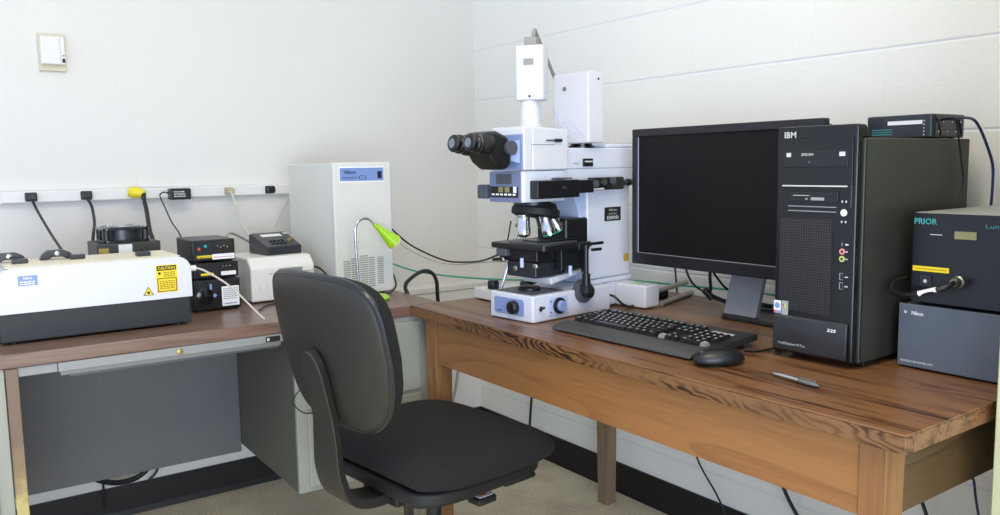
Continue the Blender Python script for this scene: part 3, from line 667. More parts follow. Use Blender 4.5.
B().box(.04, .14, .03, .14, .107, .149).done('condenser_carrier', 'blade', sc, .005)
# stage drive on the right with coaxial knobs
b = B(); b.cyl((.160, -.034, .112), (.160, -.034, .190), .007, seg=16); b.cyl((.160, -.034, .085), (.160, -.034, .115), .011, seg=20); sd = b.done('stage_drive', 'black', sc, smooth=40)
B().cyl((.160, -.034, .065), (.160, -.034, .0849), .014).done('drive_knob', 'rubber', sd, smooth=40)
B().box(.135, .175, -.034, -.0225, .178, .196).done('drive_bracket', 'black', sd, .002)
b = B(); b.box(.165, .235, -.030, -.024, .186, .194); b.box(.19, .225, -.032, -.023, .170, .178); b.done('limit_lever', 'black', sd, .002)
b = B(); b.lathe([(.030, 0), (.031, .004), (.031, .018), (.026, .021)], (.180, .006, .064), (0, -1, 0), 36); fk = b.done('focus_knob', 'charcoal', sc, smooth=40)
B().lathe([(.017, 0), (.017, .016), (.014, .018)], (.180, -.0152, .064), (0, -1, 0), 28).done('fine_knob', 'black', fk, smooth=40)
# transmitted-light lamp box sticking out of the rear right
b = B(); b.prism(rrect(.345, .410, -.080, .0270, .007), 2, .003, .066); tl = b.done('lamp_box', 'white', sc, .006, seg=3)
B().box(.362, .392, -.045, -.012, .0661, .0672).done('sticker', 'palegreen', tl, .0003)
B().tube([(.296, .012, .040), (.303, -.008, .034), (.318, -.020, .016), (.334, -.030, .006), (.346, -.040, .008)], .0035, 8).done('lamp_cord', 'black_cable', tl, smooth=True)

# side stand with black knob and leaning rod behind the microscope
t = thing('side_stand', 'small white stand with a black knob and leaning steel rod, left of the microscope', 'stand', (-.585, -1.03, ZT))
B().box(.0, .15, .0, .185, .003, .034).done('base', 'wwhite', t, .004, seg=3)
for x in (.02, .13):
    for y in (.02, .165): B().cyl((x, y, 0), (x, y, .0029), .008, seg=12).done('foot', 'rubber', t)
B().lathe([(.015, 0), (.017, .004), (.017, .022), (.013, .027)], (.026, .120, .034), (0, 0, 1)).done('knob', 'black', t, smooth=40)
b = B(); b.tube([(.035, .095, .031), (.052, .09, .085), (.085, .082, .19), (.10, .078, .235)], .0050, 12); rd = b.done('rod', 'chrome', t, smooth=True)
B().tube([(.072, .09, .235), (.062, .09, .19), (.052, .092, .15), (.045, .095, .12)], .0022, 8).done('rod_cable', 'black_cable', t, smooth=True)
bpy.context.view_layer.update()

# ------------------------------------------------------------------ keyboard & mouse
KX, KY = -.708, -1.368
kb = thing('keyboard', 'black full-size keyboard with wrist rest in front of the monitor', 'keyboard', (KX, KY, ZT), math.radians(-88))
# local: x along the length (left -> right of the typist), y away from typist
KL = .428
b = B(); b.prism([(.062, .004), (.205, .012), (.215, .014), (.215, .026), (.205, .028), (.062, .016)], 0, 0, KL); b.done('tray', 'kbtray', kb, .002)
b = B(); b.prism([(.0, .003), (.061, .003), (.061, .018), (.045, .019), (.015, .014), (.003, .009)], 0, -.004, KL - .01); b.done('wrist_rest', 'rest', kb, .003, seg=3)
for x in (.03, KL - .03):
    B().cyl((x, .02, 0), (x, .02, .0041), .007, seg=10).done('foot', 'rubber', kb); B().cyl((x, .195, 0), (x, .195, .0119), .007, seg=10).done('foot', 'rubber', kb)
ks = math.atan2(.012, .143)
def keymesh(w, name='key'):
    bm = bmesh.new(); g = .0165; 
    hw = w / 2; t_ = .0022; hh = .0078
    v = [bm.verts.new(q) for q in ((-hw, -g / 2, 0), (hw, -g / 2, 0), (hw, g / 2, 0), (-hw, g / 2, 0), (-hw + t_, -g / 2 + t_ * .8, hh), (hw - t_, -g / 2 + t_ * .8, hh), (hw - t_, g / 2 - t_ * 1.1, hh), (-hw + t_, g / 2 - t_ * 1.1, hh))]
    for a in ((0, 3, 2, 1), (4, 5, 6, 7), (0, 1, 5, 4), (1, 2, 6, 5), (2, 3, 7, 6), (3, 0, 4, 7)): bm.faces.new([v[i] for i in a])
    if w < .04:
        lx = -hw + .0045; u = [bm.verts.new((lx + a * .005, -.0005 + c * .005, hh + .0002)) for a, c in ((0, 0), (1, 0), (1, 1), (0, 1))]
        f = bm.faces.new(u); f.material_index = 1
    me = bpy.data.meshes.new(name); bm.to_mesh(me); bm.free(); me.materials.append(M['keycap']); me.materials.append(M['lightink']); return me
KM = {}
def key(x, y, w, m=None):
    k = round(w, 4)
    if k not in KM: KM[k] = keymesh(w)
    o = bpy.data.objects.new('key', KM[k]); COL.objects.link(o); o.parent = kb
    o.location = (x + w / 2, y, .0165 + (y - .062) * math.tan(ks)); o.rotation_euler = (ks, 0, 0)
    if m: me = KM[k].copy(); me.materials[0] = M[m]; o.data = me
P_ = .0177; y0 = .074; x0 = .008
rows = [[1.3, 1.2, 1.2, 5.9, 1.2, 1.2, 1.2, 1.5], [2.25] + [1] * 10 + [2.5], [1.75] + [1] * 11 + [2], [1.5] + [1] * 12 + [1.3], [1] * 13 + [1.8]]
yy = [y0 + i * P_ for i in range(5)] + [y0 + 5.4 * P_]
for r, row in enumerate(rows):
    x = x0
    for w in row: key(x, yy[r], w * P_ - .0022); x += w * P_
x = x0
for i in range(13):
    key(x, yy[5], P_ - .0022); x += P_ + (.0095 if i in (0, 4, 8) else .0)
nx = x0 + 15.2 * P_
for r in (3, 4):
    for i in range(3): key(nx + i * P_, yy[r], P_ - .0022)
for i in range(3): key(nx + i * P_, yy[0], P_ - .0022, 'grey_cable' if i == 0 else None)
key(nx + P_, yy[1], P_ - .0022)
mx = nx + 3.4 * P_
for r in range(1, 5):
    for i in range(4 if r not in (1,) else 3): key(mx + i * P_, yy[r], P_ - .0022)
key(mx, yy[0], 2 * P_ - .0022); key(mx + 2 * P_, yy[0], P_ - .0022); key(mx + 3 * P_, yy[0] + P_ / 2 - .009, P_ - .0022, 'grey_cable')
for i in range(3): key(nx + i * P_, yy[5], P_ - .0022)
B().box(mx + .006, mx + .06, yy[5] - .006, yy[5] + .006, .0250, .0268).done('status_strip', 'lightink', kb, .0005)
# mouse
ol = [(.056 * math.cos(a) * (1 if math.cos(a) > 0 else .95), .031 * math.sin(a) * (1 + .12 * math.cos(a))) for a in [2 * PI * i / 32 for i in range(32)]]
ms = thing('computer_mouse', 'black computer mouse beside the right end of the keyboard', 'mouse', (-.668, -1.838, ZT), math.radians(-20))
b = B(); b.pillow(ol, lambda a, c, h: (a, c, .0085 + h + (.008 * math.cos(a * 20) if h > 0 else 0) * min(1, h / .01)), .016, .007, 8, 3); b.done('shell', 'black', ms, smooth=60)
B().cyl((-.036, -.002, .0235), (-.036, .002, .0235), .006, seg=16).done('scroll_wheel', 'dullsteel', ms, smooth=40)
b = B(); b.box(-.050, -.012, -.0006, .0006, .012, .0275); b.done('button_seam', 'ink', ms)
B().box(-.035, .035, -.018, .018, 0, .003).done('glide_pad', 'rubber', ms, .001)
# pen
pn = thing('ballpoint_pen', 'silver ballpoint pen lying on the wooden table in front of the black computer', 'pen', (-.668, -2.012, ZT + .0052), math.radians(-98))
B().lathe([(.001, -.055), (.0035, -.048), (.0048, -.03), (.005, .01)], (0, 0, 0), (1, 0, 0), 16).done('barrel', 'chrome', pn, smooth=40)
B().lathe([(.005, .0101), (.005, .045), (.003, .05), (.002, .056)], (0, 0, 0), (1, 0, 0), 16).done('cap', 'dullsteel', pn, smooth=40)
B().box(.012, .048, -.001, .001, .005, .0075).done('clip', 'chrome', pn, .0004)

# ------------------------------------------------------------------ monitor
mo = thing('monitor', 'wide black flat monitor with a dark screen between microscope and computer', 'monitor', (-.335, -1.57, ZT))
Y0, Y1 = .285, -.283   # left and right ends in local y
zb, zt_ = .128, .487
b = B(); b.box(-.025, .0, Y1, Y0, zb, zb + .030); b.box(-.025, .0, Y1, Y0, zt_ - .020, zt_); b.box(-.025, .0, Y1, Y1 + .018, zb + .03, zt_ - .02); b.box(-.025, 0, Y0 - .018, Y0, zb + .03, zt_ - .02); b.done('bezel', 'black', mo, .002)
B().box(-.019, -.001, Y1 + .018, Y0 - .018, zb + .03, zt_ - .02).done('screen', 'screen', mo)
B().box(-.0205, -.019, Y0 - .0195, Y0 - .0180, zb + .031, zt_ - .021).done('screen_edge', 'ltblue', mo)
B().box(-.0215, -.019, Y1 + .019, Y0 - .019, zb + .0295, zb + .0312).done('screen_edge', 'neck', mo)
B().box(.0002, .035, Y1 + .01, Y0 - .01, zb + .012, zt_ - .01).done('back_shell', 'black', mo, .008)
B().box(.0355, .07, -.10, .13, zb + .08, zt_ - .08).done('rear_hump', 'black', mo, .01)
b = B(); b.hexa([(.062, -.055, .0118), (.062, .044, .0118), (.078, .044, .0118), (.078, -.055, .0118)][::-1], [(.118, -.055, .20), (.118, .044, .20), (.134, .044, .20), (.134, -.055, .20)][::-1]); b.done('stand_neck', 'neck', mo, .003)
B().box(.0702, .15, -.05, .04, .17, .23).done('stand_hinge', 'black', mo, .004)
b = B(); b.prism(rrect(.05, .27, -.155, .055, .03), 2, 0, .0115); b.done('stand_foot', 'kbtray', mo, .003)

# ------------------------------------------------------------------ tower computer
pc = thing('tower_computer', 'black upright tower computer with perforated front beside the monitor', 'computer', (-.520, -2.035, ZT))
H = .464; WD = .178; DP = .415
B().box(.018, DP, 0.0, WD, .012, H - .026).done('case', 'pcside', pc, .003)
for x in (.05, DP - .05):
    for y in (.02, WD - .02): B().box(x, x + .04, y - .012, y + .012, 0, .0119).done('foot', 'rubber', pc, .002)
b = B(); b.prism([(.0, .012), (.0, H), (.028, H), (.045, H - .0255), (.0179, H - .0257), (.0179, .012)], 1, .004, WD); fb = b.done('front_bezel', 'pc', pc, .005, seg=3)
B().box(-.0015, .0, .05, WD - .012, .10, .285).done('grille', 'grille', fb)
b = B(); b.prism([(-.001, .018), (-.001, .090), (-.006, .085), (-.009, .030), (-.007, .018)][::-1], 1, .012, WD - .004); kp_ = b.done('kick_panel', 'pckick', fb, .002)
B().box(-.003, .0, .0125, .0135, .31, H - .035).done('trim_strip', 'charcoal', fb)
B().box(-.003, .0, .012, WD - .012, .350, .440).done('drive_cover', 'pc', fb, .001)
text('IBM', (-.0012 + .0, WD - .018, H - .022), .026, .012, NX, 'lightink', fb, bold=.015)
dv = B().box(-.005, -.003, .02, WD - .018, .385, .418).done('optical_drive', 'black', fb, .001)
for y, w in ((WD - .026, .010), (.038, .012)): B().box(-.0056, -.005, y - w, y, .405, .413).done('drive_mark', 'lightink', dv)
text('DVD-RW', (-.0053, WD - .06, .4065), .026, .005, NX, 'lightink', dv, bold=.02)
B().box(-.0056, -.005, .10, .103, .393, .396).done('eject_button', 'dullsteel', dv)
B().box(-.006, -.0, .022, WD - .018, .3475, .350).done('bay_edge', 'lightink', fb)
fl = B().box(-.003, .0, .04, WD - .03, .318, .338).done('floppy_drive', 'black', fb, .001)
B().box(-.0042, -.003, .045, .13, .328, .3295).done('disk_slot', 'ink', fl); B().box(-.005, -.003, .068, .096, .321, .327).done('disk_button', 'neck', fl, .0005); B().box(-.005, -.003, .104, .108, .322, .325).done('drive_lamp', 'neck', fl)
B().box(-.0042, -.003, .1, .136, .3295, .3305).done('slot_edge', 'lightink', fl)
for z in (.299, .308): B().box(-.0025, 0, .044, WD - .03, z, z + .0015).done('trim_line', 'neck', fb)
B().lathe([(.0065, 0), (.0065, .002), (.005, .003)], (0, .028, .299), (-1, 0, 0), 20).done('power_button', 'whiteink', fb, smooth=40)
for z in (.318, .28):
    for y in (.024, .032): B().box(-.001, 0, y - .0012, y + .0012, z, z + .004).done('icon', 'lightink', fb)
for z, m in ((.226, 'pink'), (.212, 'limejack')):
    b = B().lathe([(.0058, 0), (.0058, .0015), (.003, .0016)], (0, .029, z), (-1, 0, 0), 16).done('audio_jack', m, fb, smooth=40)
    B().cyl((-.0022, .029, z), (-.0016, .029, z), .0025, seg=10).done('jack_hole', 'ink', b); B().box(-.001, 0, .018, .022, z - .001, z + .001).done('icon', 'lightink', fb)
B().box(-.001, 0, .028, .031, .236, .243).done('icon', 'dullsteel', fb); B().box(-.001, 0, .017, .023, .238, .241).done('icon', 'lightink', fb)
for z in (.178, .160): B().box(-.0015, 0, .026, .033, z - .006, z + .007).done('usb_port', 'neck', fb); B().box(-.0018, -.0015, .0255, .031, z - .005, z + .006).done('usb_hole', 'ink', fb); B().box(-.001, 0, .016, .022, z - .001, z + .001).done('icon', 'lightink', fb)
s = B().box(-.0025, -.0016, WD - .018, WD - .002, .090, .116).done('processor_sticker', 'sticker', fb); B().cyl((-.003, WD - .010, .106), (-.0025, WD - .010, .106), .006, seg=16).done('sticker_ring', 'label_blue', s); B().box(-.0029, -.0025, WD - .018, WD - .006, .090, .096).done('sticker_band', 'blue', s); B().box(-.0029, -.0025, WD - .006, WD - .002, .090, .096).done('sticker_band', 'red', s)
s = B().box(-.0025, -.0016, WD - .035, WD - .020, .087, .117).done('system_sticker', 'steelgrey', fb)
for (a, c, m) in ((0, 0, 'red'), (1, 0, 'palegreen'), (0, 1, 'label_blue'), (1, 1, 'yellow')): B().box(-.0029, -.0025, WD - .026 - a * .0042, WD - .0225 - a * .0042, .107 - c * .0042, .1107 - c * .0042).done('sticker_flag', m, s)
text('IntelliStation M Pro', (-.0095, WD - .020, .030), .060, .0055, NX, 'lightink', kp_); text('225', (-.0080, .052, .070), .020, .006, NX, 'whiteink', kp_, bold=.02, ital=.2)
B().box(.02, .022, -.0012, .0, .02, H - .03).done('side_seam', 'ink', pc)

# switch/router box on the tower
rt = thing('network_switch', 'small black network box lying on top of the tower computer', 'network box', (-.250, -2.029, ZT + H - .0258))
# local x: depth
b = B(); b.prism(rrect(.0, .135, .0, .145, .01), 2, .002, .050); b.done('case', 'blade', rt, .003)
B().box(.008, .12, -.0012, -.0001, .006, .046).done('side_panel', 'gloss', rt, .0005)
for q in range(6): B().cyl((.02 + q * .018, -.0022, .014 + .02 * (q % 2)), (.02 + q * .018, -.0012, .014 + .02 * (q % 2)), .0016, seg=8).done('rear_port', 'lightink', rt)
for x in (.02, .115):
    for y in (.02, .125): B().cyl((x, y, 0), (x, y, .0021), .006, seg=10).done('foot', 'rubber', rt)
B().box(-.001, .0, .022, .095, .030, .038).done('paper_label', 'sticker', rt)
for q in range(3): B().box(-.0008, .0, .085, .130, .010 + q * .005, .0115 + q * .005).done('print_line', 'tealink', rt)
for q in range(5): B().cyl((-.0015, .018, .008 + q * .007), (0, .018, .008 + q * .007), .0014, seg=8).done('status_lamp', 'lightink', rt)

# ------------------------------------------------------------------ controller on power supply
ps = thing('microscope_power_supply', 'blue-grey flat power supply under the black controller at the right end', 'power supply', (-.412, -2.284, ZT))
B().box(.004, .33, 0, .222, .004, .122).done('case', 'charcoal', ps, .003)
B().box(-.002, .0039, .0, .222, .004, .124).done('front_panel', 'psu', ps, .001)
for x in (.03, .3):
    for y in (.02, .2): B().cyl((x, y, 0), (x, y, .0039), .01, seg=12).done('foot', 'rubber', ps)
text('Nikon', (-.0023, .197, .104), .022, .0075, NX, 'whiteink', ps, bold=.02); B().cyl((-.0026, .209, .108), (-.002, .209, .108), .003, seg=12).done('logo_mark', 'lightink', ps); text('MICROSCOPE POWER UNIT', (-.0023, .215, .012), .062, .004, NX, 'whiteink', ps)
pr = thing('controller_unit', 'black controller box with teal lettering stacked on the blue-grey power supply', 'controller', (-.405, -2.284, ZT + .124))
B().box(.003, .34, 0, .204, .005, .174).done('case', 'steelgrey', pr, .002)
B().box(-.002, .0029, -.0, .2045, .005, .173).done('front_panel', 'pc', pr, .001)
for x in (.03, .3):
    for y in (.02, .18): B().cyl((x, y, 0), (x, y, .0049), .01, seg=12).done('foot', 'rubber', pr)
text('PRIOR', (-.0023, .202, .152), .042, .0115, NX, 'tealink', pr, bold=.02)
B().box(-.003, -.002, .090, .128, .128, .142).done('display', 'lcd', pr, .0003); text('Lumen', (-.0023, .075, .150), .04, .007, NX, 'tealink', pr)
B().box(-.003, -.002, .150, .172, .133, .1345).done('panel_mark', 'lightink', pr)
B().box(-.003, -.002, .135, .202, .064, .0735).done('warning_strip', 'yellow', pr, .0003); B().box(-.0033, -.003, .139, .198, .0682, .0694).done('print_line', 'orange_print', pr)
sw = B().box(-.0045, -.002, .165, .188, .035, .058).done('power_switch', 'gloss', pr, .001); B().lathe([(.0035, 0), (.0035, .0006), (.0022, .0007)], (-.0046, .1765, .046), (-1, 0, 0), 14).done('switch_mark', 'lightink', sw)
B().lathe([(.012, 0), (.012, .004), (.0095, .006), (.0095, .014), (.007, .018)], (-.002, .118, .050), (-1, 0, 0), 24).done('round_connector', 'dullsteel', pr, smooth=40)
# cable from it
tag(B().tube([(-.426, -2.166, .920), (-.445, -2.172, .920), (-.46, -2.160, .912), (-.465, -2.134, .902), (-.462, -2.097, .894), (-.445, -2.063, .895), (-.425, -2.050, .903), (-.409, -2.050, .909), (-.38, -2.055, .914)], .0046, 10).done('controller_cable', 'black_cable', None, smooth=True), 'thick black cable looping from the round connector of the black controller box', 'cable')
tag(B().tube([(-.4625, -2.155, .9105), (-.4655, -2.125, .900)], .0052, 12).done('cable_sleeve', 'sticker', None, smooth=True), 'white sleeve wrapped on the black cable in front of the black controller box', 'sleeve')

# ------------------------------------------------------------------ tall cream cabinet at the right edge
t = thing('storage_cabinet', 'tall cream cabinet at the right edge of the view, beside the table end', 'cabinet', (-.553, -2.302, 0))
B().box(.012, .54, -.75, .0, 0, 1.9).done('case', 'locker', t, .003)
dd = B().box(-.006, .0119, -.745, -.002, .05, 1.88).done('door', 'locker', t, .003); B().box(-.02, -.0061, -.70, -.69, .9, 1.05).done('handle', 'dullsteel', dd, .002)

# ------------------------------------------------------------------ office chair
CH = thing('office_chair', 'black fabric office chair with a low back drawn up to the table', 'chair', (-.951, -1.198, 0), math.radians(7))
SH = .516
def sq(a, b_, e, n=48):
    return [(a * math.copysign(abs(math.cos(t_)) ** e, math.cos(t_)), b_ * math.copysign(abs(math.sin(t_)) ** e, math.sin(t_))) for t_ in [2 * PI * i / n for i in range(n)]]
def seatfn(a, c, h):
    z = SH - .055 + h
    z -= .022 * max(0, (a - .08) / .17) ** 2 * (1 if h > 0 else .3)
    z += .012 * max(0, (-a - .1) / .15) ** 2 + (.012 * (c / .24) ** 2 if h > 0 else 0)
    return (a + .01, c, z)
sol = [(x, y * (1 - .04 * (x < 0) * abs(x) / .25)) for x, y in sq(.245, .25, .52)]
b = B(); b.pillow([(max(a, -.205), c) for a, c in sol], seatfn, .055, .020, 12, 5); seat = b.done('seat', 'fabric', CH, smooth=60)
b = B(); b.prism([(max(a, -.19), c) for a, c in sq(.215, .222, .5)], 2, SH - .105, SH - .070); b.done('seat_pan', 'rubber', CH, .012, seg=3)
b = B(); b.box(-.16, .11, -.07, .07, SH - .145, SH - .1055); b.done('tilt_mechanism', 'rubber', CH, .008)
for y in (-.17, .17): B().box(.06, .16, y - .03, y + .03, SH - .12, SH - .1055).done('seat_bracket', 'rubber', CH, .006)
b = B(); b.tube([(.0, -.06, SH - .125), (.0, -.13, SH - .125), (.0, -.165, SH - .13)], .006, 10); lv = b.done('height_lever', 'rubber', CH, smooth=True)
b = B(); b.box(-.028, .028, -.205, -.160, SH - .140, SH - .122); pd = b.done('lever_paddle', 'rubber', lv, .006, seg=3); B().box(-.020, .020, -.199, -.165, SH - .1219, SH - .1208).done('lever_decal', 'sticker', pd, .0003); B().box(-.01, .01, -.19, -.184, SH - .1207, SH - .1204).done('decal_arrow', 'red', pd)
b = B(); b.cyl((0, 0, .09), (0, 0, .26), .028); b.cyl((0, 0, .26), (0, 0, SH - .146), .019); b.done('gas_column', 'black', CH, smooth=40)
for k in range(5):
    a = 2 * PI * k / 5 + .35; ca, sa = math.cos(a), math.sin(a)
    g = B(); g.tube([(ca * .02, sa * .02, .10), (ca * .15, sa * .15, .095), (ca * .29, sa * .29, .07)], lambda t_: .024 - .010 * t_, 10); g = g.done('base_arm', 'rubber', CH, smooth=True)
    w = B(); w.cyl((ca * .285 - sa * .012, sa * .285 + ca * .012, .026), (ca * .285 - sa * .030, sa * .285 + ca * .030, .026), .026, seg=24); w.cyl((ca * .285 + sa * .012, sa * .285 - ca * .012, .026), (ca * .285 + sa * .030, sa * .285 - ca * .030, .026), .026, seg=24); w.cyl((ca * .285 - sa * .013, sa * .285 + ca * .013, .026), (ca * .285 + sa * .013, sa * .285 - ca * .013, .026), .008, seg=12); w.cyl((ca * .285, sa * .285, .03), (ca * .285, sa * .285, .068), .006, seg=10); w.done('caster', 'rubber', g, smooth=40)
# backrest (faces +x), leaning back
BC = Vector((-.275, 0, .745)); lean = math.radians(11)
def backfn(a, c, h):
    # a across, c up, h forward thickness; ends curve forward
    fx = h + .45 * a * a - .010
    p_ = Vector((fx, a, c)); p_ = Matrix.Rotation(-lean, 3, 'Y') @ p_
    return tuple(BC + p_)
bol = []
for (a, c) in sq(.215, .166, .40, 64):
    k = 1 - .22 * max(0, -c / .166) ** 1.6
    bol.append((a * k, c + .012 * (1 - (a / .218) ** 2) * (1 if c > 0 else .2)))
b = B(); b.pillow(bol, backfn, .066, .0, 12, 7); bk = b.done('backrest', 'fabric', CH, smooth=60)
b = B(); b.pillow([(a * 1.006, c * 1.006) for a, c in bol], lambda a, c, h: backfn(a, c, h - .002), .0, .018, 12, 7); b.done('back_shell', 'shell', CH, smooth=60)
b = B(); pts = [Vector(backfn(a * 1.004, c * 1.004, .0)) for a, c in bol]; pts.append(pts[0]); b.tube(pts, .0075, 8, smooth=False); b.done('edge_band', 'piping', CH, smooth=True)
# support bracket: flat broad strap from under the seat up the back
sp_ = catmull([Vector(q) for q in ((-.10, 0, SH - .125), (-.20, 0, SH - .125), (-.258, 0, SH - .100), (-.282, 0, SH - .04), (-.286, 0, SH + .03), (-.290, 0, SH + .09), (-.305, 0, SH + .16), (-.322, 0, SH + .24))], 6)
b = B(); rings = []
for i, q in enumerate(sp_):
    f = i / (len(sp_) - 1); hw = .042 + .012 * math.sin(PI * min(1, f * 1.4)); 
    if f > .9: hw *= math.sqrt(max(.05, 1 - ((f - .9) / .1) ** 2))
    d = (sp_[min(i + 1, len(sp_) - 1)] - sp_[max(i - 1, 0)]).normalized(); nrm = Vector((-d.z, 0, d.x)) * -1
    th = .011
    rings.append([b.bm.verts.new(q + Vector((0, y_, 0)) + nrm * k_) for y_, k_ in ((-hw, -th), (-hw * .8, th), (hw * .8, th), (hw, -th))])
for a_, c_ in zip(rings, rings[1:]):
    for i in range(4): b.bm.faces.new((a_[i], a_[(i + 1) % 4], c_[(i + 1) % 4], c_[i]))
b.bm.faces.new(rings[0][::-1]); b.bm.faces.new(rings[-1]); b.done('back_bracket', 'shell', CH, .004, seg=3)

# ------------------------------------------------------------------ cables
def cable(pts, r, m, label, name='cable', group=None):
    return tag(B().tube(pts, r, 8).done(name, m, None, smooth=True), label, 'cable', group)
cable([(-1.647, -.053, 1.062), (-1.639, -.10, 1.028), (-1.63, -.25, .976), (-1.622, -.40, .934), (-1.61, -.455, .90), (-1.60, -.48, .84)], .0040, 'black_cable', 'black power cord hanging from the leftmost raceway plug')
cable([(-1.497, -.053, 1.062), (-1.490, -.08, 1.036), (-1.497, -.15, .993), (-1.518, -.25, .965), (-1.53, -.265, .90)], .0044, 'black_cable', 'black power cord hanging from the second raceway plug, behind the fan')
cable([(-1.336, -.080, 1.046), (-1.340, -.12, 1.018), (-1.352, -.20, .963), (-1.353, -.25, .92), (-1.35, -.26, .82)], .0066, 'black_cable', 'thick black cord hanging from the yellow connector')
cable([(-1.253, -.050, 1.070), (-1.272, -.065, 1.074), (-1.288, -.08, 1.064), (-1.287, -.12, 1.035), (-1.298, -.25, .987), (-1.305, -.36, .958), (-1.300, -.374, .92), (-1.29, -.372, .85)], .0022, 'black_cable', 'thin black cord curving down from the power adapter brick')
cable([(-1.052, -.060, 1.068), (-1.050, -.10, 1.021), (-1.066, -.20, .96), (-1.060, -.262, .93), (-1.045, -.272, .88), (-1.04, -.268, .80)], .0040, 'pale_cable', 'pale grey cord hanging from the beige plug')
cable([(-.82, -.020, 1.045), (-.837, -.012, 1.024), (-.876, -.04, .976), (-.915, -.08, .927), (-.93, -.1, .88), (-.935, -.15, .80)], .0018, 'pale_cable', 'thin pale wire on the wall left of the tall grey cabinet')
cable([(-1.198, -.45, .945), (-1.17, -.40, .953), (-1.14, -.36, .945), (-1.09, -.31, .920), (-1.04, -.295, .886)], .0035, 'rod', 'short grey cord between the black stack and the keypad controller')
cable([(-1.345, -.67, .888), (-1.324, -.68, .878), (-1.279, -.69, .845), (-1.244, -.70, .808), (-1.218, -.76, .765), (-1.205, -.775, .7485)], .0026, 'pale_cable', 'pale fibre curving from the laser box port down to the desk')
cable([(-1.17, -.63, .7490), (-1.12, -.56, .7490), (-1.04, -.55, .7490), (-.95, -.60, .7490)], .0022, 'black_cable', 'thin black cord lying on the steel desk by the white instrument box')
cable([(-.944, -.46, .84), (-.930, -.50, .836), (-.918, -.54, .81), (-.915, -.585, .775), (-.91, -.60, .7500)], .003, 'black_cable', 'black cord from the white instrument box in front of the grey cabinet')
cable([(-.698, -.50, .835), (-.690, -.53, .80), (-.705, -.575, .765), (-.75, -.60, .7495), (-.79, -.585, .7495)], .0028, 'black_cable', 'black cord curling from the right side of the grey cabinet to the desk')
cable([(-.69, -.40, .985), (-.652, -.42, .954), (-.582, -.42, .892), (-.524, -.42, .856), (-.48, -.48, .827), (-.464, -.55, .821), (-.497, -.75, .844), (-.561, -.95, .887)], .0030, 'black_cable', 'black cord sagging from the grey cabinet toward the microscope stage')
cable([(-.66, -.30, .972), (-.579, -.30, .908), (-.496, -.30, .845), (-.393, -.30, .797), (-.330, -.35, .784), (-.375, -.60, .818), (-.40, -.8, .84)], .0026, 'pale_cable', 'pale grey cord sagging behind the black one, cabinet to microscope')
cable([(-.698, -.44, .85), (-.649, -.42, .825), (-.574, -.40, .796), (-.515, -.40, .777), (-.423, -.45, .759), (-.364, -.60, .759), (-.28, -.72, .760), (-.11, -.95, .770), (-.08, -1.233, .777), (-.08, -1.40, .784), (-.08, -1.534, .786), (-.07, -1.8, .770), (-.065, -2.0, .755)], .0030, 'teal', 'teal fibre cable running from the grey cabinet behind the microscope')
cable([(-.672, -.62, .40), (-.672, -.60, .70), (-.668, -.57, .757), (-.639, -.55, .779), (-.58, -.52, .795), (-.545, -.52, .792), (-.522, -.52, .762), (-.517, -.52, .69), (-.51, -.53, .40), (-.50, -.55, .16)], .0066, 'black_cable', 'thick black cable arching between the desk end and the wooden table')
cable([(-.33, -.30, .02), (-.30, -.22, .15), (-.20, -.12, .26), (-.12, -.04, .42)], .006, 'grey_cable', 'thick grey cable slanting up in the corner under the wooden table')
cable([(-.40, -.25, .46), (-.36, -.20, .25), (-.31, -.16, .12), (-.30, -.20, .02)], .0045, 'black_cable', 'black cable dropping beside the slanting grey cable in the corner')
cable([(-.05, -.46, .745 - .03), (-.055, -.46, .45), (-.06, -.43, .18), (-.06, -.42, .02)], .0048, 'black_cable', 'black cable against the wall under the table, behind the chair seat')
cable([(-.03, -1.13, .90), (-.03, -1.19, .40), (-.05, -1.25, .25), (-.05, -1.34, .14), (-.05, -1.40, .03)], .0028, 'black_cable', 'thin black cord hanging under the middle of the wooden table')
cable([(-.03, -1.50, .70), (-.04, -1.53, .33), (-.045, -1.56, .24), (-.05, -1.63, .15), (-.05, -1.70, .03)], .0052, 'black_cable', 'black cable hanging under the table below the tower computer')
cable([(-.03, -1.86, .70), (-.035, -1.91, .40), (-.045, -1.96, .27), (-.05, -2.0, .1)], .0045, 'black_cable', 'dark cable hanging under the right end of the table, thicker one')
cable([(-.03, -2.03, .90), (-.03, -2.03, .47), (-.045, -2.05, .42), (-.045, -2.06, .36), (-.05, -2.10, .2)], .0028, 'navy_cable', 'thin navy cord hanging under the table beside the cream cabinet')
cable([(-1.60, -.06, .30), (-1.565, -.065, .202), (-1.52, -.07, .160), (-1.46, -.07, .140), (-1.40, -.07, .150), (-1.35, -.065, .20), (-1.31, -.06, .30)], .009, 'black_cable', 'thick black cable sagging below the steel desk')
cable([(-1.32, -.040, .30), (-1.325, -.040, .20), (-1.345, -.040, .14), (-1.37, -.035, .115)], .0045, 'black_cable', 'thin black cord hanging beside the thick cable under the steel desk, right one')
cable([(-1.508, -.025, .30), (-1.507, -.025, .15), (-1.506, -.025, .05)], .0035, 'black_cable', 'thin black cord hanging behind the thick cable under the steel desk, left one')
cable([(-1.12, -.838, .58), (-1.148, -.855, .564), (-1.165, -.855, .545), (-1.166, -.855, .527), (-1.137, -.855, .499), (-1.08, -.850, .491)], .0016, 'black_cable', 'thin wire loop in front of the desk pedestal beside the chair back')
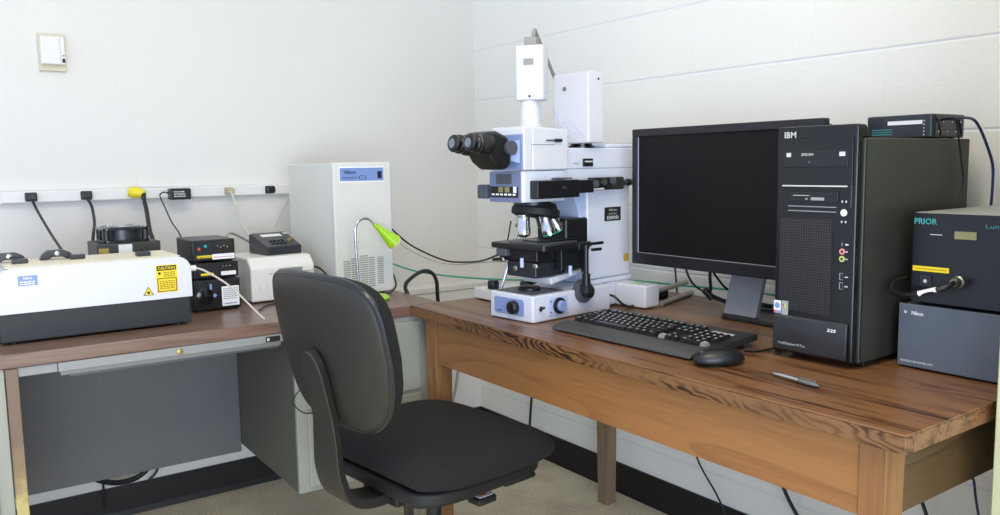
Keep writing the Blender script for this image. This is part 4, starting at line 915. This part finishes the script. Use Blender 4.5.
# behind the monitor
cable([(-.262, -1.385, .875), (-.26, -1.396, .843), (-.25, -1.409, .816), (-.24, -1.441, .797), (-.23, -1.467, .783), (-.20, -1.53, .765), (-.15, -1.62, .7610)], .0030, 'black_cable', 'black video cable hanging from the monitor back, left one')
cable([(-.262, -1.475, .875), (-.26, -1.471, .848), (-.25, -1.466, .814), (-.235, -1.457, .793), (-.19, -1.50, .770), (-.12, -1.56, .7622)], .0042, 'black_cable', 'black cable with a choke hanging behind the monitor, left of the stand')
cable([(-.262, -1.474, .872), (-.25, -1.482, .848), (-.20, -1.482, .806), (-.15, -1.52, .775), (-.10, -1.60, .7610)], .0030, 'black_cable', 'black cable slanting to the lower right just behind the choke cable')
t = thing('cable_choke', 'black ferrite choke on the cable behind the monitor', 'cable part', (-.243, -1.452, .796)); B().lathe([(.006, -.018), (.0095, -.015), (.0095, .015), (.006, .018)], (0, 0, 0), (.5, -.5, -.8), 16).done('choke_body', 'black', t, smooth=40)
cable([(-.14, -1.745, .7500), (-.22, -1.78, .7500), (-.40, -1.84, .7500), (-.50, -1.850, .7500)], .0035, 'black_cable', 'black cord lying on the table between monitor stand and tower computer')
cable([(-.575, -1.828, .757), (-.53, -1.826, .7495), (-.47, -1.83, .7495), (-.30, -1.835, .7495), (-.1, -1.83, .7495)], .0024, 'black_cable', 'thin mouse cord running back past the tower computer', name='mouse_cord')
# grey tubes (twin light guides) beside white lamp box
for (a, c, lb) in (((-.268, -1.27, .781), (-.045, -1.200, .781), 'upper grey tube lying behind the microscope lamp box'), ((-.268, -1.306, .7535), (-.05, -1.225, .7535), 'lower grey tube lying on the table behind the lamp box')):
    o = B().cyl(a, c, .0072, seg=16).done('light_tube', 'rod', None, smooth=40); tag(o, lb, 'tube')
t = thing('tube_block', 'small dark block propping up the upper grey tube behind the lamp box', 'block', (-.17, -1.205, ZT)); B().box(-.03, .03, -.010, .02, 0, .0275).done('block_body', 'rubber', t, .002)
cable([(-.20, -2.040, 1.222), (-.17, -2.045, 1.226), (-.12, -2.045, 1.224), (-.10, -2.05, 1.207), (-.075, -2.055, 1.171), (-.055, -2.060, 1.128), (-.055, -2.062, 1.085), (-.055, -2.06, 1.03), (-.05, -2.05, .95)], .0030, 'navy_cable', 'navy cord arching from the network box down behind the black controller box')
cable([(-.235, -2.040, 1.224), (-.20, -2.048, 1.222), (-.181, -2.048, 1.18), (-.160, -2.048, 1.12), (-.155, -2.048, 1.10), (-.162, -2.048, 1.067), (-.170, -2.048, 1.03), (-.175, -2.048, .96)], .0020, 'black_cable', 'thin black cord hanging down the side of the tower computer')
